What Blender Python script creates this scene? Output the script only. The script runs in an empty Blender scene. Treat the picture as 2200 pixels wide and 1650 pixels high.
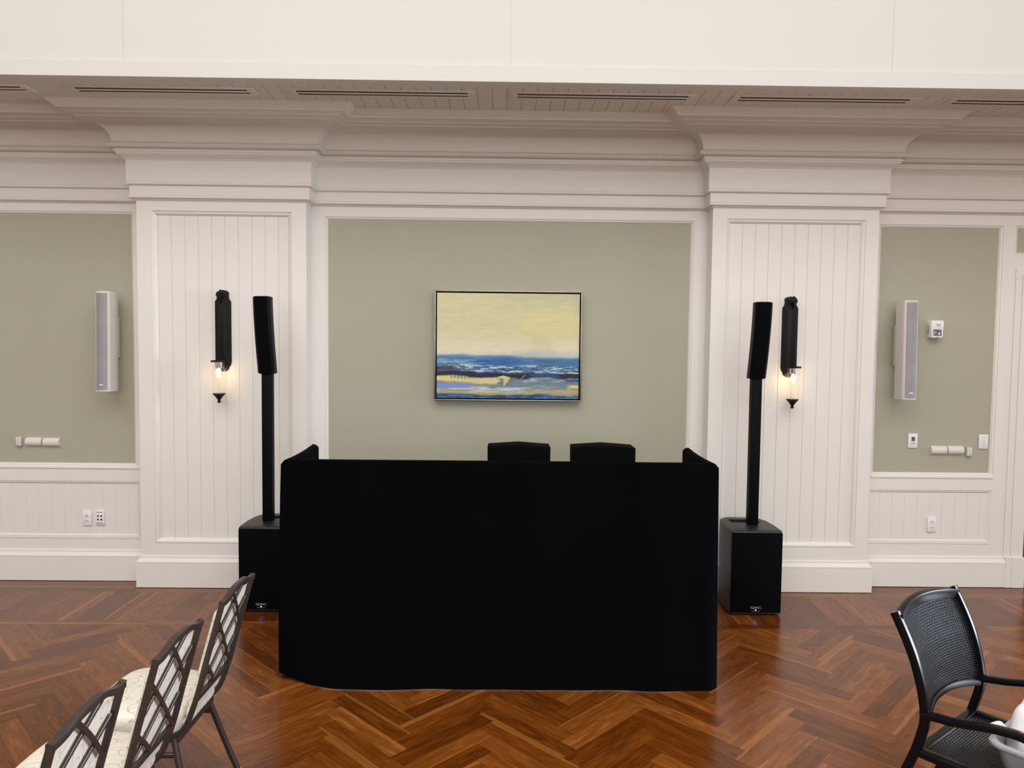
import bpy, bmesh, math, random
import numpy as np
from mathutils import Vector, Matrix

random.seed(7)
S = bpy.context.scene
COL = S.collection
PI = math.pi

# ---------------------------------------------------------------- camera
F_PX = 1560.0
PITCH, YAW, ROLL = -0.05165283, 0.01049713, 0.01084534
CAM = Vector((0.0, -5.69, 1.88))
fw = Vector((math.sin(YAW)*math.cos(PITCH), math.cos(YAW)*math.cos(PITCH), math.sin(PITCH)))
rt = Vector((math.cos(YAW), -math.sin(YAW), 0.0))
up = rt.cross(fw)
r2 = rt*math.cos(ROLL) + up*math.sin(ROLL)
u2 = -rt*math.sin(ROLL) + up*math.cos(ROLL)
cd = bpy.data.cameras.new('camera')
cd.sensor_width = 36.0
cd.lens = F_PX*36.0/2200.0
cd.clip_start = 0.05
cam = bpy.data.objects.new('camera', cd)
COL.objects.link(cam)
cam.matrix_world = Matrix(((r2.x, u2.x, -fw.x, CAM.x), (r2.y, u2.y, -fw.y, CAM.y), (r2.z, u2.z, -fw.z, CAM.z), (0, 0, 0, 1)))
S.camera = cam

# ---------------------------------------------------------------- colour management, world, assumed daylight and added fill
S.view_settings.view_transform = 'Standard'
S.view_settings.look = 'None'
S.view_settings.exposure = 0.06
S.view_settings.gamma = 1.0
S.view_settings.use_curve_mapping = False
W = bpy.data.worlds.new('world'); S.world = W
W.use_nodes = True
W.node_tree.nodes['Background'].inputs[0].default_value = (0.75, 0.85, 1.0, 1)
W.node_tree.nodes['Background'].inputs[1].default_value = 0.6

def area(name, loc, aim, sx, sy, power, col):
    l = bpy.data.lights.new(name, 'AREA'); l.shape = 'RECTANGLE'; l.size = sx; l.size_y = sy
    l.energy = power; l.color = col
    o = bpy.data.objects.new(name, l); COL.objects.link(o); o.location = loc
    o.rotation_euler = (Vector(aim)-Vector(loc)).to_track_quat('-Z', 'Y').to_euler()
    return o
area('assumed_overhead_light', (0.0, -7.6, 7.35), (0.0, -7.6, 0), 13.0, 8.0, 1010, (1.0, 0.985, 0.96))  # assumed overhead daylight; plain area light, no skylight built in the ceiling
area('assumed_rear_light', (0.5, -14.8, 3.0), (0, 0, 1.8), 13.0, 4.0, 390, (0.92, 0.96, 1.0))  # assumed daylight from behind the camera; bare area light, no window modelled
side_fill = area('added_side_fill', (8.8, -3.2, 1.7), (-1, -3.4, 0.8), 3.0, 2.0, 75, (0.78, 0.88, 1.0)); side_fill.data.spread = math.radians(55)  # added fill to brighten the chair backs from the right; no window there

# ---------------------------------------------------------------- materials
def srgb(r, g, b):
    f = lambda c: (c/255/12.92) if c/255 <= 0.04045 else ((c/255+0.055)/1.055)**2.4
    return (f(r), f(g), f(b), 1.0)

class NT:
    def __init__(s, name):
        s.m = bpy.data.materials.new(name); s.m.use_nodes = True
        s.t = s.m.node_tree; s.b = s.t.nodes['Principled BSDF']
    def n(s, typ, **kw):
        o = s.t.nodes.new(typ)
        for k, v in kw.items():
            if k.startswith('i_'): o.inputs[k[2:].replace('_', ' ')].default_value = v
            else: setattr(o, k, v)
        return o
    def l(s, a, b): s.t.links.new(a, b)
    def math(s, op, a, b=None, clamp=False):
        o = s.t.nodes.new('ShaderNodeMath'); o.operation = op; o.use_clamp = clamp
        for i, v in enumerate((a, b)):
            if v is None: continue
            if isinstance(v, (int, float)): o.inputs[i].default_value = v
            else: s.l(v, o.inputs[i])
        return o.outputs[0]
    def mix(s, fac, a, b):
        o = s.t.nodes.new('ShaderNodeMix'); o.data_type = 'RGBA'
        for sock, v in ((o.inputs[0], fac), (o.inputs[6], a), (o.inputs[7], b)):
            if isinstance(v, (int, float, tuple)): sock.default_value = v
            else: s.l(v, sock)
        return o.outputs[2]

def simple(name, col, rough=0.5, metal=0.0, vary=0.04, scale=3.0, bump=0.0, bscale=200.0, coat=0.0, spec=0.5):
    k = NT(name)
    tc = k.n('ShaderNodeTexCoord')
    nz = k.n('ShaderNodeTexNoise', i_Scale=scale, i_Detail=4.0); k.l(tc.outputs['Object'], nz.inputs['Vector'])
    d = tuple(c*(1-vary) for c in col[:3])+(1,); e = tuple(min(1, c*(1+vary)) for c in col[:3])+(1,)
    k.l(k.mix(nz.outputs[0], d, e), k.b.inputs['Base Color'])
    k.b.inputs['Roughness'].default_value = rough; k.b.inputs['Metallic'].default_value = metal
    k.b.inputs['Specular IOR Level'].default_value = spec
    if coat: k.b.inputs['Coat Weight'].default_value = coat; k.b.inputs['Coat Roughness'].default_value = 0.08
    if bump:
        n2 = k.n('ShaderNodeTexNoise', i_Scale=bscale, i_Detail=3.0); k.l(tc.outputs['Object'], n2.inputs['Vector'])
        bp = k.n('ShaderNodeBump', i_Strength=bump, i_Distance=0.002); k.l(n2.outputs[0], bp.inputs['Height'])
        k.l(bp.outputs[0], k.b.inputs['Normal'])
    return k.m

def emis(name, col, st):
    k = NT(name); k.b.inputs['Base Color'].default_value = col
    k.b.inputs['Emission Color'].default_value = col; k.b.inputs['Emission Strength'].default_value = st
    return k.m

M = {}
M['white'] = simple('white_paint', (0.765, 0.740, 0.700, 1), 0.42, vary=0.012, scale=1.2, bump=0.05, bscale=60)
M['sage'] = simple('sage_paint', (0.388, 0.382, 0.290, 1), 0.62, vary=0.035, scale=1.6, bump=0.06, bscale=120)
M['ceil'] = simple('ceiling_white_shaded', (0.66, 0.610, 0.555, 1), 0.55, vary=0.012, scale=1.2)  # white, with the shade of soffit and cove put into a darker tone
M['bright'] = simple('upper_paint', (0.665, 0.655, 0.63, 1), 0.5, vary=0.01, scale=1.0)
M['black_plastic'] = simple('black_textured_plastic', (0.008, 0.0075, 0.0075, 1), 0.45, vary=0.1, bump=0.25, bscale=500)
M['grille'] = simple('black_grille_cloth', (0.0025, 0.0025, 0.003, 1), 0.85, vary=0.2, scale=400, spec=0.05)
M['pole'] = simple('black_satin', (0.0025, 0.0025, 0.0032, 1), 0.5, vary=0.1, spec=0.08)
M['void'] = simple('dark_recess', (0.0015, 0.0015, 0.0015, 1), 0.9, vary=0.1, spec=0.1)
M['bronze'] = simple('dark_bronze', (0.006, 0.0045, 0.004, 1), 0.45, vary=0.35, scale=60, spec=0.2)
M['chair_frame'] = simple('brown_bronze_metal', (0.050, 0.036, 0.032, 1), 0.38, metal=0.25, vary=0.25, scale=25)
M['wicker_frame'] = simple('black_lacquered_metal', (0.0035, 0.0038, 0.0055, 1), 0.24, vary=0.1, spec=0.22)
M['chrome'] = simple('chrome', (0.6, 0.6, 0.6, 1), 0.2, metal=1.0)
M['pewter'] = simple('pewter_frame', (0.33, 0.29, 0.25, 1), 0.32, metal=0.85, vary=0.3, scale=14)
M['spk_white'] = simple('off_white_plastic', (0.60, 0.565, 0.52, 1), 0.45, vary=0.02)
M['plate_white'] = simple('white_plate', (0.80, 0.79, 0.80, 1), 0.35, vary=0.02)
M['cream_cover'] = simple('cream_cover', (0.70, 0.66, 0.61, 1), 0.45, vary=0.02)
M['tub'] = simple('grey_white_plastic', (0.44, 0.465, 0.52, 1), 0.35, vary=0.03)
M['sensor_white'] = simple('sensor_plastic', (0.60, 0.595, 0.60, 1), 0.4, vary=0.02)
M['linen'] = simple('white_linen', (0.66, 0.66, 0.68, 1), 0.8, vary=0.03, bump=0.2, bscale=300)
M['peach'] = simple('peach_lit_wall', (0.85, 0.50, 0.34, 1), 0.6)  # orange light of the side room put into the wall colour
M['dark_wood'] = simple('dark_wood', (0.02, 0.015, 0.012, 1), 0.4)
M['grey_print'] = simple('grey_print', (0.10, 0.10, 0.105, 1), 0.5)
M['led'] = emis('blue_led', (0.12, 0.1, 1.0, 1), 6.0)
M['logo'] = simple('logo_silver', (0.42, 0.42, 0.46, 1), 0.35, metal=0.3)
M['bulb'] = emis('lamp_glow', (1.0, 0.72, 0.36, 1), 60.0)

def grille_grey():
    k = NT('grey_perforated_grille')
    tc = k.n('ShaderNodeTexCoord')
    v = k.n('ShaderNodeTexVoronoi', i_Scale=650.0); k.l(tc.outputs['Object'], v.inputs['Vector'])
    n = k.n('ShaderNodeTexNoise', i_Scale=9.0, i_Detail=1.0); k.l(tc.outputs['Object'], n.inputs['Vector'])
    c = k.mix(n.outputs[0], (0.27, 0.265, 0.275, 1), (0.36, 0.355, 0.36, 1))
    k.l(k.mix(k.math('LESS_THAN', v.outputs['Distance'], 0.35), c, (0.22, 0.22, 0.225, 1)), k.b.inputs['Base Color'])
    k.b.inputs['Roughness'].default_value = 0.55; k.b.inputs['Metallic'].default_value = 0.2
    return k.m
M['grille_grey'] = grille_grey()

def cloth_black():
    k = NT('black_drape_cloth')
    tc = k.n('ShaderNodeTexCoord')
    n = k.n('ShaderNodeTexNoise', i_Scale=2.5, i_Detail=3.0); k.l(tc.outputs['Object'], n.inputs['Vector'])
    k.l(k.mix(n.outputs[0], (0.0008, 0.0007, 0.0014, 1), (0.0016, 0.0015, 0.0028, 1)), k.b.inputs['Base Color'])
    k.b.inputs['Roughness'].default_value = 0.9; k.b.inputs['Specular IOR Level'].default_value = 0.04
    k.b.inputs['Sheen Weight'].default_value = 0.004; k.b.inputs['Sheen Roughness'].default_value = 0.5
    return k.m
M['drape'] = cloth_black()

def glass():
    m = bpy.data.materials.new('clear_glass'); m.use_nodes = True
    t = m.node_tree; b = t.nodes['Principled BSDF']
    b.inputs['Base Color'].default_value = (0.98, 0.98, 0.97, 1)
    b.inputs['Roughness'].default_value = 0.02; b.inputs['Transmission Weight'].default_value = 1.0; b.inputs['IOR'].default_value = 1.12
    return m
M['glass'] = glass()

def fabric():
    """cream upholstery with thin taupe circles and long loops"""
    k = NT('patterned_upholstery')
    uv = k.n('ShaderNodeUVMap'); uv.uv_map = 'UVMap'
    sp = k.n('ShaderNodeSeparateXYZ'); k.l(uv.outputs[0], sp.inputs[0])
    x, y = sp.outputs[0], sp.outputs[1]
    def rings(px, py, ox, oy, rx, ry, wd):
        fx = k.math('SUBTRACT', k.math('FRACT', k.math('ADD', k.math('DIVIDE', x, px), ox)), 0.5)
        fy = k.math('SUBTRACT', k.math('FRACT', k.math('ADD', k.math('DIVIDE', y, py), oy)), 0.5)
        fx = k.math('DIVIDE', k.math('MULTIPLY', fx, px), rx); fy = k.math('DIVIDE', k.math('MULTIPLY', fy, py), ry)
        r = k.math('SQRT', k.math('ADD', k.math('MULTIPLY', fx, fx), k.math('MULTIPLY', fy, fy)))
        return k.math('LESS_THAN', k.math('ABSOLUTE', k.math('SUBTRACT', r, 1.0)), wd)
    a = rings(0.11, 0.13, 0.0, 0.0, 0.026, 0.030, 0.055)
    b = rings(0.11, 0.13, 0.5, 0.28, 0.020, 0.026, 0.06)
    c = rings(0.055, 0.26, 0.25, 0.5, 0.020, 0.085, 0.05)
    d = rings(0.11, 0.13, 0.05, 0.55, 0.052, 0.022, 0.03)
    m = k.math('MAXIMUM', k.math('MAXIMUM', a, b), k.math('MAXIMUM', k.math('MULTIPLY', c, 0.6), k.math('MULTIPLY', d, 0.6)))
    m = k.math('MULTIPLY', m, 0.75)
    nz = k.n('ShaderNodeTexNoise', i_Scale=700.0); k.l(uv.outputs[0], nz.inputs['Vector'])
    base = k.mix(nz.outputs[0], (0.70, 0.66, 0.56, 1), (0.80, 0.755, 0.65, 1))
    k.l(k.mix(m, base, (0.38, 0.33, 0.27, 1)), k.b.inputs['Base Color'])
    k.b.inputs['Roughness'].default_value = 0.6
    bp = k.n('ShaderNodeBump', i_Strength=0.25, i_Distance=0.001); k.l(nz.outputs[0], bp.inputs['Height']); k.l(bp.outputs[0], k.b.inputs['Normal'])
    return k.m
M['fabric'] = fabric()

def wicker():
    k = NT('black_woven_wicker')
    uv = k.n('ShaderNodeUVMap'); uv.uv_map = 'UVMap'
    sp = k.n('ShaderNodeSeparateXYZ'); k.l(uv.outputs[0], sp.inputs[0])
    P = 0.0105
    x = k.math('DIVIDE', sp.outputs[0], P); y = k.math('DIVIDE', sp.outputs[1], P*0.85)
    # alternating over-under bumps
    a = k.math('SINE', k.math('MULTIPLY', x, PI)); b = k.math('SINE', k.math('MULTIPLY', y, PI))
    h1 = k.math('MULTIPLY', a, b)
    a2 = k.math('ABSOLUTE', k.math('SINE', k.math('MULTIPLY', x, PI))); b2 = k.math('ABSOLUTE', k.math('SINE', k.math('MULTIPLY', y, PI)))
    strand = k.math('ADD', k.math('MULTIPLY', k.math('MAXIMUM', h1, 0.0), b2), k.math('MULTIPLY', k.math('MAXIMUM', k.math('MULTIPLY', h1, -1.0), 0.0), a2))
    k.b.inputs['Specular IOR Level'].default_value = 0.2
    bp = k.n('ShaderNodeBump', i_Strength=1.0, i_Distance=0.0045); k.l(strand, bp.inputs['Height']); k.l(bp.outputs[0], k.b.inputs['Normal'])
    k.l(k.mix(strand, (0.002, 0.002, 0.003, 1), (0.012, 0.013, 0.019, 1)), k.b.inputs['Base Color'])
    k.b.inputs['Roughness'].default_value = 0.3
    return k.m
M['wicker'] = wicker()

def floor_mat():
    k = NT('walnut_herringbone')
    uv = k.n('ShaderNodeUVMap'); uv.uv_map = 'UVMap'     # metres: x along plank, y across
    at = k.n('ShaderNodeAttribute'); at.attribute_name = 'plank'   # r tone, g sap side, b random
    sa = k.n('ShaderNodeSeparateColor'); k.l(at.outputs['Color'], sa.inputs[0])
    tone, sap, rnd = sa.outputs[0], sa.outputs[1], sa.outputs[2]
    sp = k.n('ShaderNodeSeparateXYZ'); k.l(uv.outputs[0], sp.inputs[0])
    off = k.n('ShaderNodeCombineXYZ'); k.l(k.math('MULTIPLY', rnd, 37.0), off.inputs[0]); k.l(k.math('MULTIPLY', tone, 51.0), off.inputs[1])
    va = k.n('ShaderNodeVectorMath', operation='ADD'); k.l(uv.outputs[0], va.inputs[0]); k.l(off.outputs[0], va.inputs[1])
    def stretched(sx, sy):
        mp = k.n('ShaderNodeMapping'); mp.inputs['Scale'].default_value = (sx, sy, 1); k.l(va.outputs[0], mp.inputs[0]); return mp.outputs[0]
    g1 = k.n('ShaderNodeTexNoise', i_Scale=1.0, i_Detail=6.0, i_Roughness=0.65, i_Distortion=0.6); k.l(stretched(7, 75), g1.inputs['Vector'])
    g2 = k.n('ShaderNodeTexNoise', i_Scale=1.0, i_Detail=4.0, i_Distortion=1.6); k.l(stretched(3.2, 16), g2.inputs['Vector'])
    g3 = k.n('ShaderNodeTexNoise', i_Scale=1.0, i_Detail=2.0); k.l(stretched(60, 420), g3.inputs['Vector'])
    cr = k.n('ShaderNodeValToRGB'); e = cr.color_ramp.elements
    e[0].position = 0.0; e[0].color = srgb(62, 33, 19)
    e[1].position = 1.0; e[1].color = srgb(168, 118, 76)
    for p, c in ((0.3, srgb(90, 51, 30)), (0.55, srgb(109, 66, 40)), (0.8, srgb(128, 82, 52))):
        q = e.new(p); q.color = c
    v = k.math('ADD', k.math('MULTIPLY', k.math('SUBTRACT', g1.outputs[0], 0.5), 0.95), k.math('MULTIPLY', k.math('SUBTRACT', g2.outputs[0], 0.5), 0.75))
    v = k.math('ADD', v, k.math('MULTIPLY', k.math('SUBTRACT', g3.outputs[0], 0.5), 0.16))
    v = k.math('ADD', k.math('ADD', v, 0.48), k.math('MULTIPLY', k.math('SUBTRACT', tone, 0.5), 0.46))
    k.l(v, cr.inputs[0])
    # sapwood strip along one edge of some planks
    yw = k.math('DIVIDE', sp.outputs[1], 0.0983)
    edge = k.math('ADD', k.math('MULTIPLY', k.math('SUBTRACT', yw, 0.0), 1.0), k.math('MULTIPLY', k.math('SUBTRACT', g2.outputs[0], 0.5), 0.35))
    sapm = k.math('MULTIPLY', k.math('LESS_THAN', edge, k.math('MULTIPLY', k.math('SUBTRACT', sap, 0.72), 1.2)), k.math('GREATER_THAN', sap, 0.72))
    col = k.mix(k.math('MULTIPLY', sapm, 0.33), cr.outputs[0], srgb(176, 124, 80))
    # dark knots
    vo = k.n('ShaderNodeTexVoronoi', i_Scale=1.0); k.l(stretched(3.0, 6.0), vo.inputs['Vector'])
    kn = k.math('SUBTRACT', 1.0, k.math('DIVIDE', vo.outputs['Distance'], 0.07), clamp=True)
    col = k.mix(k.math('MULTIPLY', kn, 0.6), col, srgb(40, 20, 12))
    # seams
    s1 = k.math('LESS_THAN', sp.outputs[1], 0.0011); s2 = k.math('GREATER_THAN', sp.outputs[1], 0.0983-0.0008)
    seam = k.math('MAXIMUM', s1, s2)
    col = k.mix(k.math('MULTIPLY', seam, 0.55), col, srgb(45, 22, 10))
    hsv = k.n('ShaderNodeHueSaturation'); hsv.inputs['Saturation'].default_value = 1.12; hsv.inputs['Value'].default_value = 1.06
    k.l(col, hsv.inputs['Color'])
    k.l(hsv.outputs[0], k.b.inputs['Base Color'])
    rg = k.math('ADD', 0.20, k.math('MULTIPLY', g1.outputs[0], 0.1)); k.l(rg, k.b.inputs['Roughness'])
    k.b.inputs['Specular IOR Level'].default_value = 0.5
    bp = k.n('ShaderNodeBump', i_Strength=0.12, i_Distance=0.0006); k.l(g1.outputs[0], bp.inputs['Height']); k.l(bp.outputs[0], k.b.inputs['Normal'])
    return k.m
M['floor'] = floor_mat()

def attr_paint():
    k = NT('seascape_paint')
    at = k.n('ShaderNodeAttribute'); at.attribute_name = 'paint'
    k.l(at.outputs['Color'], k.b.inputs['Base Color']); k.b.inputs['Roughness'].default_value = 0.55
    tc = k.n('ShaderNodeTexCoord'); mp = k.n('ShaderNodeMapping'); mp.inputs['Scale'].default_value = (20, 20, 160); k.l(tc.outputs['Object'], mp.inputs[0])
    n = k.n('ShaderNodeTexNoise', i_Scale=1.0, i_Detail=4.0); k.l(mp.outputs[0], n.inputs['Vector'])
    bp = k.n('ShaderNodeBump', i_Strength=0.25, i_Distance=0.001); k.l(n.outputs[0], bp.inputs['Height']); k.l(bp.outputs[0], k.b.inputs['Normal'])
    return k.m
M['paint'] = attr_paint()

# ---------------------------------------------------------------- mesh helpers
class MB:
    def __init__(s): s.v = []; s.f = []; s.uv = None; s.smooth = False
    def add(s, vs, fs):
        o = len(s.v); s.v += [tuple(v) for v in vs]; s.f += [tuple(i+o for i in f) for f in fs]; return s
    def box(s, x0, x1, y0, y1, z0, z1, bev=0.0, seg=2):
        if bev <= 0:
            return s.add([(x0,y0,z0),(x1,y0,z0),(x1,y1,z0),(x0,y1,z0),(x0,y0,z1),(x1,y0,z1),(x1,y1,z1),(x0,y1,z1)],
                         [(0,3,2,1),(4,5,6,7),(0,1,5,4),(1,2,6,5),(2,3,7,6),(3,0,4,7)])
        b = bmesh.new(); bmesh.ops.create_cube(b, size=1.0)
        for v in b.verts: v.co = Vector(((x0+x1)/2+v.co.x*(x1-x0), (y0+y1)/2+v.co.y*(y1-y0), (z0+z1)/2+v.co.z*(z1-z0)))
        bmesh.ops.bevel(b, geom=b.edges[:], offset=bev, segments=seg, profile=0.5, affect='EDGES')
        b.verts.index_update()
        s.add([v.co[:] for v in b.verts], [[v.index for v in f.verts] for f in b.faces]); b.free(); return s
    def prism(s, poly, fn, d0, d1, bev=0.0):
        """poly: 2-D outline (a,b); fn(a,b,d)->xyz ; extruded d0..d1, with an optional inset step as bevel at d1"""
        n = len(poly)
        cx = sum(p[0] for p in poly)/n; cy = sum(p[1] for p in poly)/n
        layers = [(0, d0)]
        if bev:
            sg = 1 if d1 > d0 else -1
            layers += [(0, d1-sg*bev), (bev*0.3, d1-sg*bev*0.3), (bev, d1)]
        else: layers += [(0, d1)]
        vs = []
        for ins, d in layers:
            for i, (a, b) in enumerate(poly):
                if ins:
                    p0 = Vector(poly[i-1]); p1 = Vector((a, b)); p2 = Vector(poly[(i+1) % n])
                    e1 = (p1-p0).normalized(); e2 = (p2-p1).normalized()
                    nn = Vector((e1.y+e2.y, -(e1.x+e2.x)))
                    if nn.length > 1e-6: nn.normalize()
                    c = 1.0
                    q = p1 - nn*ins*s._orient(poly)*c
                    a, b = q
                vs.append(fn(a, b, d))
        fs = [tuple(range(n))[::-1], tuple(range((len(layers)-1)*n, len(layers)*n))]
        for k in range(len(layers)-1):
            for i in range(n):
                j = (i+1) % n; fs.append((k*n+i, k*n+j, (k+1)*n+j, (k+1)*n+i))
        return s.add(vs, fs)
    @staticmethod
    def _orient(poly):
        A = sum(poly[i-1][0]*poly[i][1]-poly[i][0]*poly[i-1][1] for i in range(len(poly)))
        return 1 if A > 0 else -1
    def sweep(s, pts, sec, ref, scale=None, closed=False):
        """section sec [(n,b)] swept along pts; n follows ref"""
        pts = [Vector(p) for p in pts]; ref = Vector(ref); m = len(sec); vs = []
        for i, p in enumerate(pts):
            if closed: t = pts[(i+1) % len(pts)]-pts[i-1]
            else: t = pts[min(i+1, len(pts)-1)]-pts[max(i-1, 0)]
            t.normalize(); n = ref-t*ref.dot(t)
            if n.length < 1e-6: n = Vector((1, 0, 0))
            n.normalize(); b = t.cross(n); k = scale[i] if scale else 1.0
            for a, c in sec: vs.append(p+n*a*k+b*c*k)
        fs = []; L = len(pts)
        for i in range(L if closed else L-1):
            for j in range(m):
                q = (j+1) % m; i2 = (i+1) % L
                fs.append((i*m+j, i*m+q, i2*m+q, i2*m+j))
        if not closed: fs += [tuple(range(m))[::-1], tuple(range((L-1)*m, L*m))]
        return s.add(vs, fs)
    def lathe(s, prof, c=(0, 0, 0), seg=24, fn=None):
        vs = []
        for r, z in prof:
            for i in range(seg):
                a = 2*PI*i/seg; vs.append((c[0]+r*math.cos(a), c[1]+r*math.sin(a), c[2]+z))
        fs = []
        for k in range(len(prof)-1):
            for i in range(seg):
                j = (i+1) % seg; fs.append((k*seg+i, k*seg+j, (k+1)*seg+j, (k+1)*seg+i))
        if prof[0][0] > 1e-5: fs.append(tuple(range(seg))[::-1])
        if prof[-1][0] > 1e-5: fs.append(tuple(range((len(prof)-1)*seg, len(prof)*seg)))
        return s.add(vs, fs)
    def grid(s, nu, nv, fn, uvfn=None):
        vs = [fn(i/nu, j/nv) for j in range(nv+1) for i in range(nu+1)]
        o = len(s.v)
        s.add(vs, [(j*(nu+1)+i, j*(nu+1)+i+1, (j+1)*(nu+1)+i+1, (j+1)*(nu+1)+i) for j in range(nv) for i in range(nu)])
        if uvfn:
            if s.uv is None: s.uv = {}
            for j in range(nv+1):
                for i in range(nu+1): s.uv[o+j*(nu+1)+i] = uvfn(i/nu, j/nv)
        return s
    def build(s, name, mat, parent=None, smooth=None, angle=35, weld=False, uvproj=None):
        me = bpy.data.meshes.new(name); me.from_pydata(s.v, [], s.f); me.update()
        if weld:
            b = bmesh.new(); b.from_mesh(me); bmesh.ops.remove_doubles(b, verts=b.verts, dist=1e-5); bmesh.ops.recalc_face_normals(b, faces=b.faces); b.to_mesh(me); b.free()
        elif s.uv is None:
            b = bmesh.new(); b.from_mesh(me); bmesh.ops.recalc_face_normals(b, faces=b.faces); b.to_mesh(me); b.free()
        if s.uv or uvproj:
            ul = me.uv_layers.new(name='UVMap')
            for lp in me.loops:
                co = me.vertices[lp.vertex_index].co
                ul.data[lp.index].uv = uvproj(co) if uvproj else s.uv.get(lp.vertex_index, (co.x, co.z))
        me.materials.append(M[mat] if isinstance(mat, str) else mat)
        if mat in ('wicker_frame', 'chair_frame'): angle = 24
        if smooth or smooth is None:
            for p in me.polygons: p.use_smooth = True
            if hasattr(me, 'set_sharp_from_angle'): me.set_sharp_from_angle(angle=math.radians(angle))
        o = bpy.data.objects.new(name, me); COL.objects.link(o)
        if parent is not None: o.parent = parent
        return o

RECT = lambda w, t: [(-w/2, -t/2), (w/2, -t/2), (w/2, t/2), (-w/2, t/2)]
def RRECT(w, t, r, n=3):
    out = []
    for cx, cy, a0 in ((w/2-r, t/2-r, 0), (-w/2+r, t/2-r, 90), (-w/2+r, -t/2+r, 180), (w/2-r, -t/2+r, 270)):
        for i in range(n+1):
            a = math.radians(a0+90*i/n); out.append((cx+r*math.cos(a), cy+r*math.sin(a)))
    return out
CIRC = lambda r, n=12: [(r*math.cos(2*PI*i/n), r*math.sin(2*PI*i/n)) for i in range(n)]
def smooth_pts(pts, n=6):
    """Catmull-Rom through pts"""
    P = [Vector(p) for p in pts]; P = [P[0]*2-P[1]]+P+[P[-1]*2-P[-2]]; out = []
    for i in range(1, len(P)-2):
        for k in range(n):
            t = k/n; a, b, c, d = P[i-1], P[i], P[i+1], P[i+2]
            out.append(0.5*((2*b)+(c-a)*t+(2*a-5*b+4*c-d)*t*t+(3*b-a-3*c+d)*t**3))
    out.append(P[-2]); return out

def tag(o, label, cat, group=None):
    o['label'] = label; o['category'] = cat
    if group: o['group'] = group
    return o
def thing(name, label, cat, loc=(0, 0, 0), rz=0.0, group=None):
    o = bpy.data.objects.new(name, None); COL.objects.link(o); o.location = loc; o.rotation_euler = (0, 0, rz)
    o.empty_display_size = 0.1
    return tag(o, label, cat, group)
def struct(o, label=None):
    o['kind'] = 'structure'
    if label: o['label'] = label
    return o
def dup(root, label, loc=None, mirror=False):
    def cp(o, par):
        c = o.copy(); COL.objects.link(c)
        if par: c.parent = par
        for ch in [x for x in bpy.data.objects if x.parent == o and x is not c]: cp(ch, c)
        return c
    c = cp(root, None); c['label'] = label
    if loc: c.location = loc
    return c

# ---------------------------------------------------------------- floor
HW, HL = 0.0983, 0.5586
def clip(poly, f):
    """Sutherland-Hodgman: keep f>=0; vertices are (x,y,u,v)"""
    out = []
    for i in range(len(poly)):
        a, b = poly[i-1], poly[i]; fa, fb = f(a), f(b)
        if (fa >= 0) != (fb >= 0):
            t = fa/(fa-fb); out.append(tuple(a[k]+(b[k]-a[k])*t for k in range(len(a))))
        if fb >= 0: out.append(b)
    return out
XL, XR, YB = -9.0, 9.0, -15.0
fv, ff, fuv, fcol = [], [], [], []
def plank(corners):
    """corners (x,y,u,v)"""
    for f in (lambda p: p[0]-XL, lambda p: XR-p[0], lambda p: p[1]-YB):
        corners = clip(corners, f)
        if len(corners) < 3: return
    o = len(fv); c = (random.random(), random.random(), random.random(), 1)
    for p in corners: fv.append((p[0], p[1], 0.0))
    n = list(range(o, o+len(corners))); 
    A = sum(corners[i-1][0]*corners[i][1]-corners[i][0]*corners[i-1][1] for i in range(len(corners)))
    uvs = [(p[2], p[3]) for p in corners]
    if A < 0: n = n[::-1]; uvs = uvs[::-1]
    ff.append(tuple(n)); fuv.append(uvs); fcol.append(c)
OX, OY = 0.355, -1.973
q2 = math.sqrt(0.5)
def uvxy(u, v): return ((u-v)*q2+OX, (u+v)*q2+OY)
for T in range(-26, 26):
    for kk in range(-130, 60):
        bu, bv = kk*HW+T*HL, kk*HW-T*HL
        x, y = uvxy(bu, bv)
        if x < XL-1.5 or x > XR+1.5 or y > 0.5 or y < YB-1.5: continue
        flip = random.random() < 0.5
        for kind in (0, 1):
            if kind == 0: pu, pv, lu, lv = bu, bv, HL, HW
            else: pu, pv, lu, lv = bu, bv+HW, HW, HL
            cs = []
            for du, dv in ((0, 0), (1, 0), (1, 1), (0, 1)):
                X, Y = uvxy(pu+du*lu, pv+dv*lv)
                along, across = (du*HL, dv*HW) if kind == 0 else (dv*HL, du*HW)
                if flip: across = HW-across
                cs.append((X, Y, along, across))
            cs = clip(cs, lambda p: -0.91-p[1])
            if len(cs) >= 3: plank(cs)
def strip_x(y0, y1, length):
    x = XL-random.random()
    while x < XR:
        plank([(x, y0, 0, 0.004), (x+length, y0, length, 0.004), (x+length, y1, length, 0.004+(y1-y0)*0.9), (x, y1, 0, 0.004+(y1-y0)*0.9)])
        x += length
strip_x(-0.91, -0.838, 1.9)
x = XL
while x < XR:
    plank([(x, -0.838, 0, 0), (x+HW, -0.838, 0, HW), (x+HW, -0.27, 0.568, HW), (x, -0.27, 0.568, 0)]); x += HW
for k in range(3): strip_x(-0.27+k*0.09, -0.27+(k+1)*0.09, 1.6)
for k in range(25): strip_x(k*0.0983, (k+1)*0.0983, 1.2)
me = bpy.data.meshes.new('floor'); me.from_pydata(fv, [], ff)
me.uv_layers.new(name='UVMap'); me.color_attributes.new('plank', 'FLOAT_COLOR', 'CORNER')
me.uv_layers['UVMap'].data.foreach_set('uv', [c for uvs in fuv for q in uvs for c in q])
me.color_attributes['plank'].data.foreach_set('color', [c for uvs, col in zip(fuv, fcol) for q in uvs for c in col])
me.materials.append(M['floor'])
fl = bpy.data.objects.new('floor', me); COL.objects.link(fl)
struct(fl, 'glossy walnut herringbone floor with a straight border along the wall')

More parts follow.
